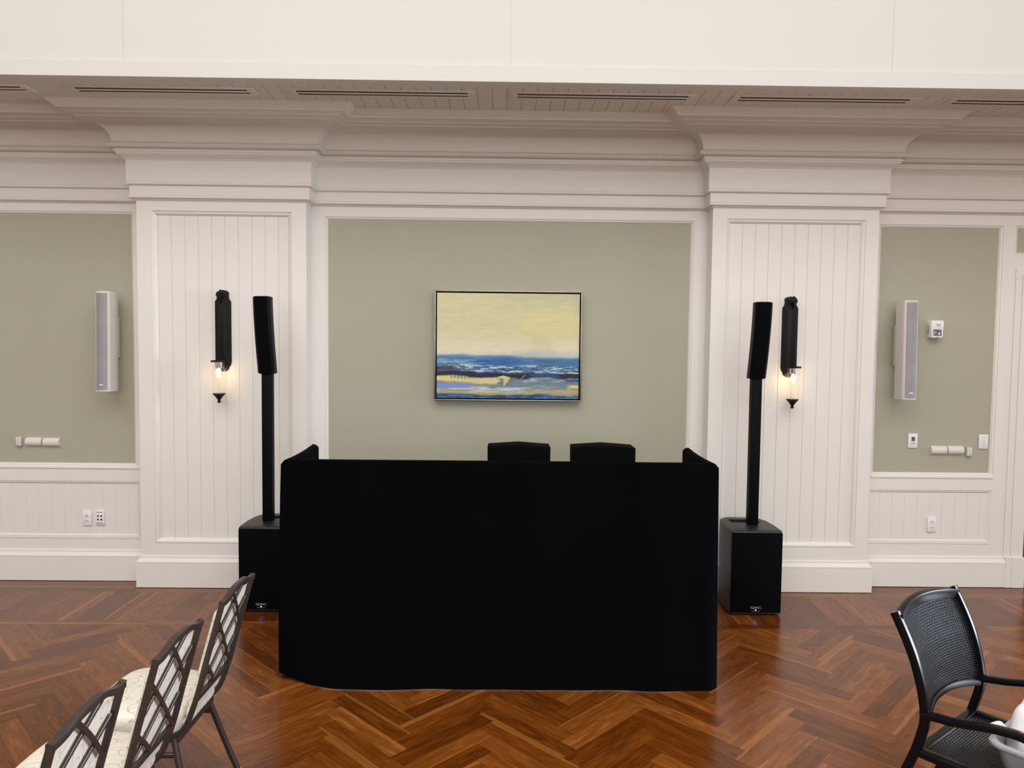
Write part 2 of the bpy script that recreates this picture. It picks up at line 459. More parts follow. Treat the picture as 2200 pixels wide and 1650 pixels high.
# ---------------------------------------------------------------- wall planes and plan
PXL = (-2.777, -1.505); PXR = (1.566, 2.832); PD = 0.15
PATH = [(-9, 0), (PXL[0], 0), (PXL[0], -PD), (PXL[1], -PD), (PXL[1], 0), (PXR[0], 0), (PXR[0], -PD), (PXR[1], -PD), (PXR[1], 0)]
PATH_TOP = PATH+[(9, 0)]
PATH_BASE = PATH+[(4.005, 0)]
def sweep_plan(mb, path, prof, flat=True):
    """profile [(s,z)] offset s from the wall, mitred at the corners"""
    n = len(path); ms = []
    for i in range(n):
        ns = []
        for a, b in ((i-1, i), (i, i+1)):
            if a < 0 or b >= n: continue
            d = Vector(path[b])-Vector(path[a]); d.normalize(); ns.append(Vector((d.y, -d.x)))
        m = ns[0] if len(ns) == 1 else (ns[0]+ns[1])/(1+ns[0].dot(ns[1]))
        ms.append(m)
    m = len(prof); vs = []; fs = []
    for i in range(n):
        for s_, z in prof: vs.append((path[i][0]+ms[i].x*s_, path[i][1]+ms[i].y*s_, z))
    for i in range(n-1):
        for j in range(m-1): fs.append((i*m+j, (i+1)*m+j, (i+1)*m+j+1, i*m+j+1))
    return mb.add(vs, fs)

# entablature: band, frieze and the small mouldings under them
ent = [(-0.01, 2.945), (0.006, 2.947), (0.010, 2.951), (0.010, 2.957), (0.030, 2.957), (0.036, 2.960), (0.038, 2.966), (0.036, 2.972), (0.030, 2.975), (0.030, 2.979), (0.033, 2.980),
       (0.033, 3.050), (0.040, 3.052), (0.048, 3.053), (0.054, 3.058), (0.055, 3.064), (0.052, 3.070), (0.047, 3.072), (0.047, 3.077), (0.050, 3.078),
       (0.050, 3.232), (0.054, 3.233), (0.056, 3.238), (0.060, 3.243), (0.072, 3.254), (0.090, 3.264), (0.098, 3.272), (0.100, 3.282), (0.109, 3.283), (0.109, 3.293), (0.104, 3.297), (0.104, 3.301)]
o = sweep_plan(MB(), PATH_TOP, ent).build('trim_1', 'white', smooth=True, angle=30)
struct(o, 'white stepped frieze wrapping wall and pilasters below the cove')
# cove with bead lip and the stepped moulding against the ceiling
bead = [(0.104, 3.301)]+[(0.122+0.024*math.sin(a), 3.322-0.020*math.cos(a)) for a in [math.radians(t) for t in range(0, 181, 20)]]
cove = bead+[(0.116, 3.348), (0.119, 3.372), (0.127, 3.396), (0.140, 3.419), (0.158, 3.438), (0.182, 3.453), (0.212, 3.464), (0.246, 3.472), (0.282, 3.480), (0.284, 3.483),
             (0.304, 3.489), (0.326, 3.496), (0.327, 3.499), (0.348, 3.506), (0.371, 3.514), (0.372, 3.519), (0.388, 3.532), (0.406, 3.547), (0.420, 3.5615)]
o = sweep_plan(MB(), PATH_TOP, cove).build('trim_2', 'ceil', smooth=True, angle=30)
struct(o, 'deep white cove cornice curving out to the ceiling')
# baseboard
base = [(0.0, 0.247), (0.006, 0.246), (0.009, 0.242), (0.010, 0.236), (0.010, 0.226), (0.013, 0.222), (0.020, 0.214), (0.028, 0.206), (0.031, 0.203), (0.032, 0.198), (0.030, 0.195), (0.030, 0.004), (0.0, 0.004)]
o = sweep_plan(MB(), PATH_BASE, base).build('baseboard_back', 'white', smooth=True, angle=30)
struct(o, 'tall white baseboard with moulded top running round the pilasters')

# wall body behind everything (sage painted field)
wb = MB()
wb.box(-9, 4.14, 0.02, 0.2, 0, 3.7).box(4.14, 5.2, 0.02, 0.2, 2.45, 3.7).box(5.2, 9, 0.02, 0.2, 0, 3.7)
o = wb.build('wall_back', 'sage', smooth=False); struct(o, 'sage green wall field behind white panelling')

def ring(mb, x0, x1, z0, z1, w, ya, yb, fn=lambda x, y, z: (x, y, z), sides='LRTB'):
    """mitred moulding inside an opening from the stile face ya down to the panel yb"""
    prof = [(0, ya), (0, ya+(yb-ya)*0.25), (w*0.35, ya+(yb-ya)*0.45), (w*0.42, ya+(yb-ya)*0.25), (w*0.62, ya+(yb-ya)*0.35), (w*0.92, ya+(yb-ya)*0.85), (w, yb)]
    P = []
    for s_, y in prof:
        P.append([fn(x0+s_, y, z0+s_), fn(x1-s_, y, z0+s_), fn(x1-s_, y, z1-s_), fn(x0+s_, y, z1-s_)])
    idx = {'B': (0, 1), 'R': (1, 2), 'T': (2, 3), 'L': (3, 0)}
    for k in range(len(prof)-1):
        for sd in sides:
            i, j = idx[sd]; mb.add([P[k][i], P[k][j], P[k+1][j], P[k+1][i]], [(0, 1, 2, 3)])
def face_with_holes(mb, X0, X1, Z0, Z1, holes, y, th=0.03):
    """stile/rail sheet at depth y with rectangular holes (solid strips)"""
    xs = sorted({X0, X1, *[h[0] for h in holes], *[h[1] for h in holes]}); zs = sorted({Z0, Z1, *[h[2] for h in holes], *[h[3] for h in holes]})
    for i in range(len(xs)-1):
        for j in range(len(zs)-1):
            cx, cz = (xs[i]+xs[i+1])/2, (zs[j]+zs[j+1])/2
            if any(h[0] < cx < h[1] and h[2] < cz < h[3] for h in holes): continue
            mb.add([(xs[i], y, zs[j]), (xs[i+1], y, zs[j]), (xs[i+1], y, zs[j+1]), (xs[i], y, zs[j+1])], [(0, 1, 2, 3)])
ZT = 2.957
holesL = [(-9.0, -2.877, 0.905, 2.885), (-9.0, -2.86, 0.345, 0.787)]
holesM = [(-1.405, 1.465, 0.905, 2.869), (-1.42, 1.48, 0.345, 0.787)]
holesR = [(2.915, 3.890, 0.890, 2.863), (2.905, 3.888, 0.355, 0.775), (3.989, 6.0, 2.634, 2.863)]
w = MB()
face_with_holes(w, -9, PXL[0], 0, ZT, holesL, 0.0); face_with_holes(w, PXL[1], PXR[0], 0, ZT, holesM, 0.0)
face_with_holes(w, PXR[1], 9, 0, ZT, holesR+[(4.14, 5.2, -0.1, 2.45)], 0.0)
for h in holesL[:1]+holesM[:1]+holesR[:1]+holesR[2:]: ring(w, *h, 0.024, 0.0, 0.0205)
for h in holesL[1:]+holesM[1:]+holesR[1:2]: ring(w, *h, 0.022, 0.0, 0.016)
# chair-rail ledge and lower ledges catch the light
for x0, x1, zz in ((-9, -2.777, 0.905), (-1.405, 1.465, 0.905), (2.915, 3.89, 0.890)):
    w.box(x0, x1, -0.008, 0.02, zz-0.018, zz-0.001, 0.003)
for x0, x1, zz in ((-9, -2.86, 0.345), (2.905, 3.888, 0.355)):
    w.box(x0, x1, -0.004, 0.02, zz-0.012, zz, 0.003)
# jamb of the doorway at the right
w.box(4.14, 4.16, 0.0, 0.2, 0, 2.45); w.box(5.18, 5.2, 0.0, 0.2, 0, 2.45)
o = w.build('trim_3', 'white', smooth=False); struct(o, 'white stiles, rails and panel mouldings of the back wall')

def grooved(mb, a0, a1, first, pitch, b0, b1, fn, wd=0.0045, dp=0.004):
    """sheet spanning a0..a1 with V grooves every pitch, extruded b0..b1 ; fn(a,b,depth)"""
    P = [(a0, 0.0)]; g = first
    while g < a1-wd:
        if g > a0+wd: P += [(g-wd/2, 0.0), (g-wd*0.12, dp), (g+wd*0.12, dp), (g+wd/2, 0.0)]
        g += pitch
    P.append((a1, 0.0)); vs = []
    for a, d in P: vs += [fn(a, b0, d), fn(a, b1, d)]
    mb.add(vs, [(2*i, 2*i+2, 2*i+3, 2*i+1) for i in range(len(P)-1)])
w = MB()
for (x0, x1, z0, z1), f0 in ((holesL[1], -8.983), (holesM[1], -1.33), (holesR[1], 3.0)):
    grooved(w, x0, x1, f0, 0.1005, z0, z1, lambda a, b, d: (a, 0.014+d, b), wd=0.004, dp=0.003)
o = w.build('trim_4', 'white', smooth=False); struct(o, 'white beadboard wainscot panels below the chair rail')

# pilasters
def pilaster(n, X, hole, first, lab):
    w = MB(); y = -PD
    for x in X: w.add([(x, 0.01, 0), (x, y, 0), (x, y, ZT), (x, 0.01, ZT)], [(0, 1, 2, 3)])
    face_with_holes(w, X[0], X[1], 0, ZT, [hole], y)
    ring(w, *hole, 0.034, y, y+0.024)
    w.box(hole[0]+0.004, hole[1]-0.004, y-0.003, y+0.03, hole[2]+0.001, hole[2]+0.014, 0.003)
    grooved(w, hole[0], hole[1], first, 0.1008, hole[2], hole[3], lambda a, b, d: (a, y+0.024+d, b), wd=0.0055, dp=0.005)
    o = w.build('trim_%d' % n, 'white', smooth=False); struct(o, lab)
pilaster(5, PXL, (-2.669, -1.613, 0.343, 2.871), -2.6285, 'broad white pilaster left of the sage bay, beadboard face')
pilaster(6, PXR, (1.673, 2.733, 0.350, 2.865), 1.700, 'broad white pilaster right of the sage bay, beadboard face')

# door casing at the right edge of the picture
w = MB()
w.box(3.997, 4.145, -0.012, 0.01, 0.24, 2.455, 0.002).box(4.047, 4.145, -0.024, -0.01, 0.24, 2.486, 0.003)
w.box(3.997, 5.34, -0.012, 0.01, 2.45, 2.529, 0.002).box(4.144, 5.2, -0.0235, -0.01, 2.45, 2.486, 0.003)
w.box(4.004, 4.15, -0.034, 0.01, 0.002, 0.247, 0.002).box(4.052, 4.152, -0.040, -0.03, 0.002, 0.247, 0.002)
w.box(5.195, 5.34, -0.024, 0.01, 0.002, 2.529, 0.002)
o = w.build('trim_7', 'white', smooth=False); struct(o, 'white door casing and plinth block at the right edge')

# ceiling soffit, bulkhead and upper wall
ZC = 3.56
w = MB()
w.add([(-9, -0.98, ZC), (9, -0.98, ZC), (9, -0.87, ZC), (-9, -0.87, ZC)], [(0, 1, 2, 3)])
grooved(w, -9, 9, -8.9005, 0.1, -0.87, -0.35, lambda a, b, d: (a, b, ZC+0.001+d), wd=0.005, dp=0.005)
w.box(-9, 9, -0.94, 0.2, ZC+0.02, 3.7)
w.add([(-9, -0.35, ZC), (9, -0.35, ZC), (9, 0.1, ZC), (-9, 0.1, ZC)], [(0, 1, 2, 3)])
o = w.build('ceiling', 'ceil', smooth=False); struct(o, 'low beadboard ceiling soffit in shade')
w = MB()
w.box(-9, 9, -0.98, -0.93, ZC-0.001, 3.66, 0.002)
seams = [-7.32, -4.876, -2.432, 0.018, 2.462, 4.906, 7.35]; xs = [-9]+seams+[9]
for a, b in zip(xs[:-1], xs[1:]): w.box(a+0.0006, b-0.0006, -0.966, -0.93, 3.661, 7.5)
o = w.build('trim_8', 'bright', smooth=False); struct(o, 'bright white fascia board and upper wall above the soffit')

# the rest of the hall (behind and beside the camera)
w = MB(); w.box(-9.2, -9, YB, 2.4, 0, 7.5); struct(w.build('wall_left', 'white', smooth=False))
w = MB(); w.box(9, 9.2, YB, 2.4, 0, 7.5); struct(w.build('wall_right', 'white', smooth=False))
w = MB(); w.box(-9.2, 9.2, YB-0.2, YB, 0, 7.5); struct(w.build('wall_front', 'white', smooth=False))
w = MB(); w.box(-9.2, 9.2, YB-0.2, -0.93, 7.5, 7.7); struct(w.build('ceiling_high', 'bright', smooth=False))
# side room through the doorway
w = MB(); w.box(3.0, 9, 2.3, 2.4, 0, 3.0).box(3.0, 9, 0.2, 2.4, 2.9, 3.0).box(3.0, 3.1, 0.2, 2.4, 0, 3.0)
o = w.build('wall_passage', 'peach', smooth=False); struct(o, 'wall of the room beyond the doorway, its warm light put into the peach colour')
l = bpy.data.lights.new('assumed_passage_lamp', 'POINT'); l.energy = 38; l.color = (1, 0.62, 0.38); l.shadow_soft_size = 0.15  # assumed lamp for the orange light in the side room; no fixture built
o = bpy.data.objects.new('assumed_passage_lamp', l); COL.objects.link(o); o.location = (5.6, 1.1, 2.3)
t = thing('sideboard', 'dark sideboard on legs just visible through the doorway', 'cabinet', (5.1, 1.0, 0))
MB().box(-0.55, 0.55, -0.2, 0.2, 0.40, 0.78, 0.005).build('body', 'dark_wood', t)
MB().box(-0.57, 0.57, -0.22, 0.22, 0.80, 0.86, 0.005).build('top', 'dark_wood', t)
for sx in (-1, 1):
    for sy in (-1, 1): MB().box(sx*0.5-0.02, sx*0.5+0.02, sy*0.16-0.02, sy*0.16+0.02, 0, 0.40).build('leg', 'dark_wood', t)
MB().box(-0.5, 0.5, -0.16, 0.16, 0.779, 0.801).build('neck', 'dark_wood', t)

# ---------------------------------------------------------------- ceiling vents
VENTS = [(-4.36, 'outermost at the left edge, cut by the frame'), (-2.868, 'above the left pilaster'), (-1.405, 'in the centre bay, left of the middle gap'),
         (0.068, 'in the centre bay, right of the middle gap'), (1.556, 'above the right pilaster'), (3.008, 'outermost at the right edge, cut by the frame')]
for i, (x0, lab) in enumerate(VENTS):
    t = thing('ceiling_vent', 'white two-slot linear ceiling vent, '+lab, 'air vent', (x0+0.57, -0.735, ZC), 0, 'linear vents in the soffit')
    b = MB(); X = 0.57
    b.box(-X-0.05, X+0.05, -0.068, -0.040, -0.005, 0.0015, 0.001).box(-X-0.05, X+0.05, 0.040, 0.068, -0.005, 0.0015, 0.001)
    b.box(-X-0.05, -X, -0.041, 0.041, -0.005, 0.0015, 0.001).box(X, X+0.05, -0.041, 0.041, -0.005, 0.0015, 0.001)
    b.build('frame', 'ceil', t)
    MB().box(-X-0.001, X+0.001, -0.012, 0.012, -0.006, 0.001, 0.001).build('divider', 'ceil', t)
    for s in (-1, 1): MB().box(-X, X, min(s*0.012, s*0.041), max(s*0.012, s*0.041), -0.001, 0.001).build('slot', 'void', t)

# ---------------------------------------------------------------- painting
def vnoise(n, m, sx, sy, seed):
    """smooth value noise on an m x n grid with sx,sy cells"""
    r = np.random.RandomState(seed); g = r.rand(sy+2, sx+2)
    x = np.linspace(0, sx-1e-6, n); y = np.linspace(0, sy-1e-6, m); xi = x.astype(int); yi = y.astype(int)
    fx = x-xi; fy = y-yi; fx = fx*fx*(3-2*fx); fy = (fy*fy*(3-2*fy))[:, None]
    a = g[np.ix_(yi, xi)]; b = g[np.ix_(yi, xi+1)]; c = g[np.ix_(yi+1, xi)]; d = g[np.ix_(yi+1, xi+1)]
    return (a*(1-fx)+b*fx)*(1-fy)+(c*(1-fx)+d*fx)*fy
def fb(n, m, sx, sy, seed, oc=4):
    t = 0; A = 0; a = 1
    for k in range(oc): t = t+a*vnoise(n, m, sx*2**k, sy*2**k, seed+k); A += a; a *= 0.55
    return t/A
def painting():
    n, m = 620, 450
    U, V = np.meshgrid(np.linspace(0, 1, n), np.linspace(0, 1, m))
    V0 = V.copy()
    st = fb(n, m, 6, 40, 1)      # horizontal streaks
    st2 = fb(n, m, 14, 90, 9); cl = fb(n, m, 4, 4, 21); fine = fb(n, m, 34, 150, 33, 3); fine2 = fb(n, m, 22, 110, 71, 3); wob = fb(n, m, 8, 3, 55)
    Vw = V+(wob-0.5)*0.035+(st-0.5)*0.02
    img = np.zeros((m, n, 3))
    c = lambda r, g, b: np.array([r, g, b], float)
    def lay(mask, col): 
        nonlocal img
        mask = np.clip(mask, 0, 1)[..., None]; img = img*(1-mask)+col*mask
    sm = lambda x, a, b: np.clip((x-a)/(b-a), 0, 1)**2*(3-2*np.clip((x-a)/(b-a), 0, 1))
    box = lambda u0, u1, v0, v1, e=0.015, f=0.01: sm(U+(st2-0.5)*0.10, u0-e, u0+e)*(1-sm(U+(st2-0.5)*0.10, u1-e, u1+e))*sm(Vw, v0-f, v0+f)*(1-sm(Vw, v1-f, v1+f))
    lay(np.ones_like(U), c(209, 204, 160))
    lay(sm(V, 0.3, 0.55), c(222, 215, 186))
    lay(0.6*sm(U, 0.45, 0.75)*sm(V, 0.12, 0.25)*(1-sm(V, 0.36, 0.5)), c(219, 209, 148))
    lay(0.6*(1-sm(V, 0.02, 0.22))*sm(U, 0.3, 0.6)+0.5*sm(U, 0.9, 1)*(1-sm(V, 0, 0.3)), c(188, 188, 152))
    lay(0.5*sm(cl, 0.55, 0.8)*(1-sm(V, 0.5, 0.6)), c(196, 193, 150))
    lay(0.22*sm(st2, 0.5, 0.8)*(1-sm(V, 0.5, 0.6)), c(226, 218, 170))
    hz = 0.585+0.03*U
    lay(0.75*sm(V-hz+(cl-0.5)*0.16, -0.075, 0.01), c(168, 185, 196))
    lay(sm(V-hz+(st-0.5)*0.03+(cl-0.5)*0.03, -0.022, 0.02), c(76, 126, 172))
    lay(sm(V, 0.6, 0.63)*(np.exp(-((U-0.38)/0.17)**2)), c(30, 88, 172))
    lay(0.8*sm(U, 0.6, 0.9)*sm(V, 0.62, 0.66), c(62, 120, 152))
    lay(0.5*sm(st2, 0.5, 0.65)*sm(V, 0.6, 0.64), c(32, 78, 140))
    lay(0.55*sm(st, 0.55, 0.65)*sm(V, 0.59, 0.63)*(1-sm(U, 0.25, 0.5)), c(150, 190, 212))
    # white caps
    wc = (box(-0.1, 0.3, 0.655, 0.735, 0.04, 0.02)+box(0.2, 0.55, 0.69, 0.75, 0.05, 0.015)+box(0.5, 1.1, 0.685, 0.77, 0.04, 0.02))
    lay(0.35*wc, c(60, 90, 120)); lay(wc*sm(fine*0.45+st2*0.55, 0.46, 0.60), c(178, 204, 214))
    lay(0.8*wc*sm(fine2, 0.58, 0.70), c(38, 52, 84))
    lay(box(-0.1, 0.14, 0.70, 0.735, 0.03, 0.006)*0.8, c(48, 38, 62))
    # dark band
    lay(box(-0.1, 0.28, 0.742, 0.785, 0.02, 0.006), c(30, 21, 34)); lay(box(0.24, 0.69, 0.758+0.0, 0.808, 0.02, 0.006), c(28, 19, 32))
    lay(box(0.66, 0.9, 0.765, 0.81), c(36, 70, 112)); lay(box(0.86, 1.1, 0.762, 0.812, 0.03, 0.006), c(30, 21, 36))
    lay(0.9*sm(Vw, 0.80, 0.815), c(122, 138, 140))
    lay(0.7*sm(Vw, 0.80, 0.815)*sm(st2, 0.5, 0.6), c(92, 116, 134))
    lay(0.8*box(0.6, 1.0, 0.81, 0.84)*sm(fine, 0.5, 0.6), c(180, 196, 205))
    lay(box(0.9, 1.1, 0.815, 0.84), c(46, 78, 135))
    lay(box(-0.1, 0.24, 0.79, 0.84), c(224, 204, 122)); lay(box(0.05, 0.45, 0.815, 0.865), c(222, 203, 118))
    lay(box(0.24, 0.44, 0.80, 0.822), c(196, 196, 190))
    lay(0.9*box(0.10, 0.23, 0.785, 0.815, 0.01)*(0.5+0.5*np.sin(U*260)), c(80, 120, 142))
    Uj = U+(fine2-0.5)*0.012
    lay(sm(0.050-np.abs(Uj-0.472), 0, 0.012)*sm(V-0.776-np.abs(Uj-0.468)*0.35, 0, 0.008)*(1-sm(Vw, 0.803, 0.811)), c(222, 204, 132))
    lay(0.9*sm(0.024-np.abs(Uj-0.487), 0, 0.012)*sm(V, 0.79, 0.795)*(1-sm(Vw+0.02*np.sin(U*90), 0.842, 0.862)), c(218, 200, 130))
    lay(0.7*sm(0.05-np.abs(U-0.53), 0, 0.03)*sm(V, 0.80, 0.803)*(1-sm(V, 0.808, 0.812)), c(214, 200, 150))
    lay(sm(0.006-np.abs((U-0.61)+(V-0.79)*0.9), 0, 0.003)*sm(V, 0.77, 0.775)*(1-sm(V, 0.805, 0.81)), c(150, 150, 140))
    lay(box(-0.1, 0.27, 0.848, 0.915, 0.03, 0.02), c(122, 142, 202))
    lay(sm(Vw, 0.905, 0.93), c(168, 160, 128)); lay(0.8*box(-0.1, 0.6, 0.915, 0.955, 0.05, 0.02)*sm(st, 0.4, 0.55), c(214, 196, 132))
    lay(box(0.27, 1.1, 0.885, 0.925, 0.05, 0.02)*sm(st2*0.5+cl*0.5, 0.42, 0.56), c(196, 208, 218))
    lay(0.8*box(0.55, 1.1, 0.91, 0.965, 0.08, 0.02)*sm(cl, 0.35, 0.6), c(170, 182, 200))
    lay(0.7*box(0.8, 1.1, 0.895, 0.93, 0.05)*sm(st, 0.4, 0.6), c(196, 172, 118))
    lay(box(0.93, 1.1, 0.868, 0.895, 0.012, 0.006), c(226, 208, 128))
    lay(sm(V, 0.905, 0.908)*(1-sm(V, 0.911, 0.914))*sm(U, 0.07, 0.1)*(1-sm(U, 0.25, 0.27)), c(235, 238, 245))
    lay(sm(Vw-0.012*U, 0.945, 0.965), c(44, 94, 142)); lay(0.8*sm(Vw, 0.955, 0.97)*sm(st2, 0.48, 0.58), c(18, 48, 92))
    lay(0.5*sm(Vw, 0.96, 0.98)*sm(fine, 0.56, 0.64), c(120, 160, 195))
    img = img*(0.97+0.06*st2[..., None])
    x = np.clip(img/255, 0, 1); lin = np.where(x <= 0.04045, x/12.92, ((x+0.055)/1.055)**2.4)*0.98
    return n, m, np.clip(lin, 0, 1)
t = thing('framed_painting', 'abstract seascape painting in a thin pewter frame on the sage wall', 'painting', (0.0255, 0.018, 1.882))
pw, ph = 0.573, 0.428
b = MB()
for x0, x1, z0, z1 in ((-pw, pw, ph-0.011, ph), (-pw, pw, -ph, -ph+0.011), (-pw, -pw+0.011, -ph+0.011, ph-0.011), (pw-0.011, pw, -ph+0.011, ph-0.011)):
    b.box(x0, x1, -0.065, 0.0, z0, z1, 0.0025)
b.build('frame', 'pewter', t)
MB().box(-pw+0.008, pw-0.008, -0.02, -0.004, -ph+0.008, ph-0.008).build('backing', 'void', t)
n_, m_, lin = painting()
cw, ch = pw-0.020, ph-0.020
b = MB(); b.grid(n_-1, m_-1, lambda u, v: (-cw+2*cw*u, -0.055, ch-2*ch*v))
b.uv = {}
o = b.build('canvas', 'paint', t, smooth=False)
b2 = MB().box(-cw, cw, -0.0548, -0.019, -ch, ch).build('canvas_edge', 'grille_grey', t)
ca = o.data.color_attributes.new('paint', 'FLOAT_COLOR', 'POINT')
buf = np.ones((n_*m_, 4), np.float32); buf[:, :3] = lin.reshape(-1, 3); ca.data.foreach_set('color', buf.ravel())

# ---------------------------------------------------------------- wall sconces
def sconce(x, label, mir):
    t = thing('wall_sconce', label, 'wall lamp', (x, -PD+0.024, 1.98), 0, 'lit sconces on the pilasters')
    out = [(0.060, -0.24), (0.060, 0.218), (0.052, 0.228), (0.044, 0.245), (0.043, 0.268), (0.046, 0.284), (0.030, 0.298), (0.0, 0.305)]
    low = [(0.055, -0.262), (0.043, -0.280), (0.038, -0.300), (0.020, -0.312), (0.0, -0.314)]
    half = low[::-1]+out
    poly = half+[(-a, b) for a, b in half[::-1][1:-1]]
    b = MB()
    for sc, d0, d1 in ((1.0, 0.0, 0.012), (0.93, 0.012, 0.022), (0.84, 0.022, 0.032), (0.75, 0.032, 0.042), (0.62, 0.042, 0.052)):
        b.prism([(a*sc, z*(1-(1-sc)*0.2)) for a, z in poly], lambda a, z, d: (a, -d, z), d0, d1, 0.002)
    b.build('backplate', 'bronze', t)
    b = MB()
    b.lathe([(0.0, -0.012), (0.016, -0.008), (0.020, 0.0), (0.016, 0.008), (0, 0.012)], (0, 0, 0), 16)
    b.v = [(p[0]*mir-0.0, -0.062+p[2]*0.9, 0.262+p[1]) for p in b.v]
    b.sweep(smooth_pts([(0.0, -0.060, 0.30), (0.012, -0.072, 0.285), (-0.006, -0.078, 0.262), (0.006, -0.072, 0.235), (0, -0.058, 0.205)]), CIRC(0.006, 8), (1, 0, 0))
    b.sweep(smooth_pts([(0.024, -0.056, 0.285), (0.026, -0.066, 0.262), (0.012, -0.066, 0.240), (0.0, -0.06, 0.22)]), CIRC(0.005, 8), (1, 0, 0))
    b.sweep(smooth_pts([(-0.024, -0.056, 0.285), (-0.026, -0.066, 0.262), (-0.012, -0.066, 0.240), (0.0, -0.06, 0.22)]), CIRC(0.005, 8), (1, 0, 0))
    b.build('rosette', 'bronze', t)
    # arm + ring
    b = MB()
    b.lathe([(0.036, -0.005), (0.042, -0.005), (0.0435, 0.0), (0.042, 0.005), (0.036, 0.005), (0.036, -0.005)], (0, -0.100, -0.235), 28)
    b.box(-0.012, 0.012, -0.056, -0.045, -0.242, -0.228, 0.002)
    b.lathe([(0.0, 0.0), (0.007, 0.002), (0.009, 0.008), (0.007, 0.014), (0, 0.016)], (0.052*mir, -0.100, -0.243), 12)
    b.lathe([(0.0, -0.002), (0.042, -0.002), (0.042, 0.002), (0.0, 0.002)], (0, -0.100, -0.228), 24)
    b.build('ring', 'bronze', t)
    MB().lathe([(0.0, -0.055), (0.014, -0.055), (0.024, -0.045), (0.028, 0.0), (0.028, 0.004)], (0, -0.100, -0.236), 20).build('socket', 'chrome', t)
    b = MB().lathe([(0.0405, 0.0), (0.0405, -0.235), (0.038, -0.235), (0.038, 0.0), (0.0405, 0.0)], (0, -0.100, -0.242), 32)
    b.build('glass_tube', 'glass', t)
    MB().lathe([(0.0, -0.040), (0.009, -0.038), (0.016, -0.026), (0.016, -0.012), (0.010, 0.0)], (0, -0.100, -0.292), 16).build('bulb', 'bulb', t)
    MB().lathe([(0.0, 0.0), (0.044, 0.0), (0.045, -0.008), (0.038, -0.014), (0.026, -0.028), (0.014, -0.045), (0.008, -0.052), (0.012, -0.058), (0.013, -0.064), (0.008, -0.072), (0.0, -0.074)], (0, -0.100, -0.474), 24).build('finial', 'bronze', t)
    l = bpy.data.lights.new('sconce_light', 'POINT'); l.energy = 20.0; l.color = (1.0, 0.66, 0.33); l.shadow_soft_size = 0.013
    o = bpy.data.objects.new('sconce_light', l); COL.objects.link(o); o.location = (x, -PD+0.024-0.100, 1.98-0.343)
sconce(-2.142, 'dark bronze lit sconce on the left pilaster, with clear glass tube', -1)
sconce(2.182, 'dark bronze lit sconce on the right pilaster, with clear glass tube', 1)

# ---------------------------------------------------------------- wall column speakers
def col_speaker(x, label, s):
    t = thing('column_speaker', label, 'speaker', (x, -0.0, 1.885), 0, 'white column speakers on the sage wall')
    # bracket
    MB().box(-0.024, 0.024, -0.032, 0.012, -0.125, 0.19, 0.003).build('bracket', 'spk_white', t)
    MB().box(-0.012, 0.012, -0.10, -0.03, -0.03, 0.09, 0.002).build('hinge', 'void', t)
    w_, z0, z1 = 0.056, -0.382, 0.372
    poly = [(-w_, 0.0), (-w_*0.78, 0.085), (w_*0.78, 0.085), (w_, 0.0)]
    arc = [(w_*math.cos(a)*1.0, -0.028*math.sin(a)) for a in [math.radians(d) for d in range(20, 161, 20)]]
    poly = [(-w_, 0.0), (-w_*0.92, 0.112), (w_*0.92, 0.112), (w_, 0.0)]+arc
    rotm = Matrix.Rotation(math.radians(0.0), 4, 'Z')@Matrix.Rotation(math.radians(-1.6), 4, 'X')
    f = lambda a, b, d: tuple(rotm@Vector((a, b-0.185, d)))
    bdy = MB().prism(poly, f, z0, z1, 0.006); bo = bdy.build('cabinet', 'spk_white', t)
    garc = [(w_*0.93*math.cos(a), -0.030*math.sin(a)-0.0008) for a in [math.radians(d) for d in range(0, 181, 15)]]
    gb = MB()
    for i in range(len(garc)-1):
        (a0, b0), (a1, b1) = garc[i], garc[i+1]
        gb.add([f(a0, b0, z0+0.012), f(a1, b1, z0+0.012), f(a1, b1, z1-0.016), f(a0, b0, z1-0.016)], [(0, 1, 2, 3)])
    gr = gb.build('grille', 'grille_grey', t)
    MB().add([f(-0.014, -0.0325, z0+0.046), f(0.014, -0.0325, z0+0.046), f(0.014, -0.0325, z0+0.055), f(-0.014, -0.0325, z0+0.055)], [(0, 1, 2, 3)]).build('badge', 'plate_white', gr)
    return t
col_speaker(-3.022, 'slim white column speaker with grey grille, left of the left pilaster', -1)
col_speaker(3.084, 'slim white column speaker with grey grille, right of the right pilaster', 1)

# ---------------------------------------------------------------- small wall devices
def outlet(x, z, label, grp='power outlets in the wainscot', four=False):
    t = thing('wall_socket' if not four else 'jack_plate', label, 'outlet' if not four else 'wall plate', (x, 0.014, z), 0, grp)
    MB().box(-0.035, 0.035, -0.014, 0.0, -0.057, 0.057, 0.003).build('plate', 'plate_white', t)
    if not four:
        for s in (-1, 1):
            MB().box(-0.017, 0.017, -0.0165, -0.013, s*0.021-0.014, s*0.021+0.014, 0.0015).build('receptacle', 'plate_white', t)
            q = MB()
            q.box(-0.010, -0.006, -0.0172, -0.016, s*0.021-0.003, s*0.021+0.006).box(0.006, 0.010, -0.0172, -0.016, s*0.021-0.003, s*0.021+0.006)
            q.box(-0.0025, 0.0025, -0.0172, -0.016, s*0.021+0.008 if s < 5 else 0, s*0.021+0.0125)
            q.build('slot', 'void', t)
    else:
        for sx in (-1, 1):
            for sz in (-1, 1):
                MB().box(sx*0.013-0.006, sx*0.013+0.006, -0.0165, -0.013, sz*0.014-0.0055, sz*0.014+0.0055, 0.001).build('jack', 'void', t)
        for sz in (-1, 1):
            q = MB()
            for k in range(6): q.box(-0.024+k*0.0085, -0.0185+k*0.0085, -0.0148, -0.0138, sz*0.044-0.003, sz*0.044+0.003)
            q.build('print', 'grey_print', t)
    return t
outlet(-3.277, 0.492, 'white duplex power outlet in the left wainscot beside the jack plate')
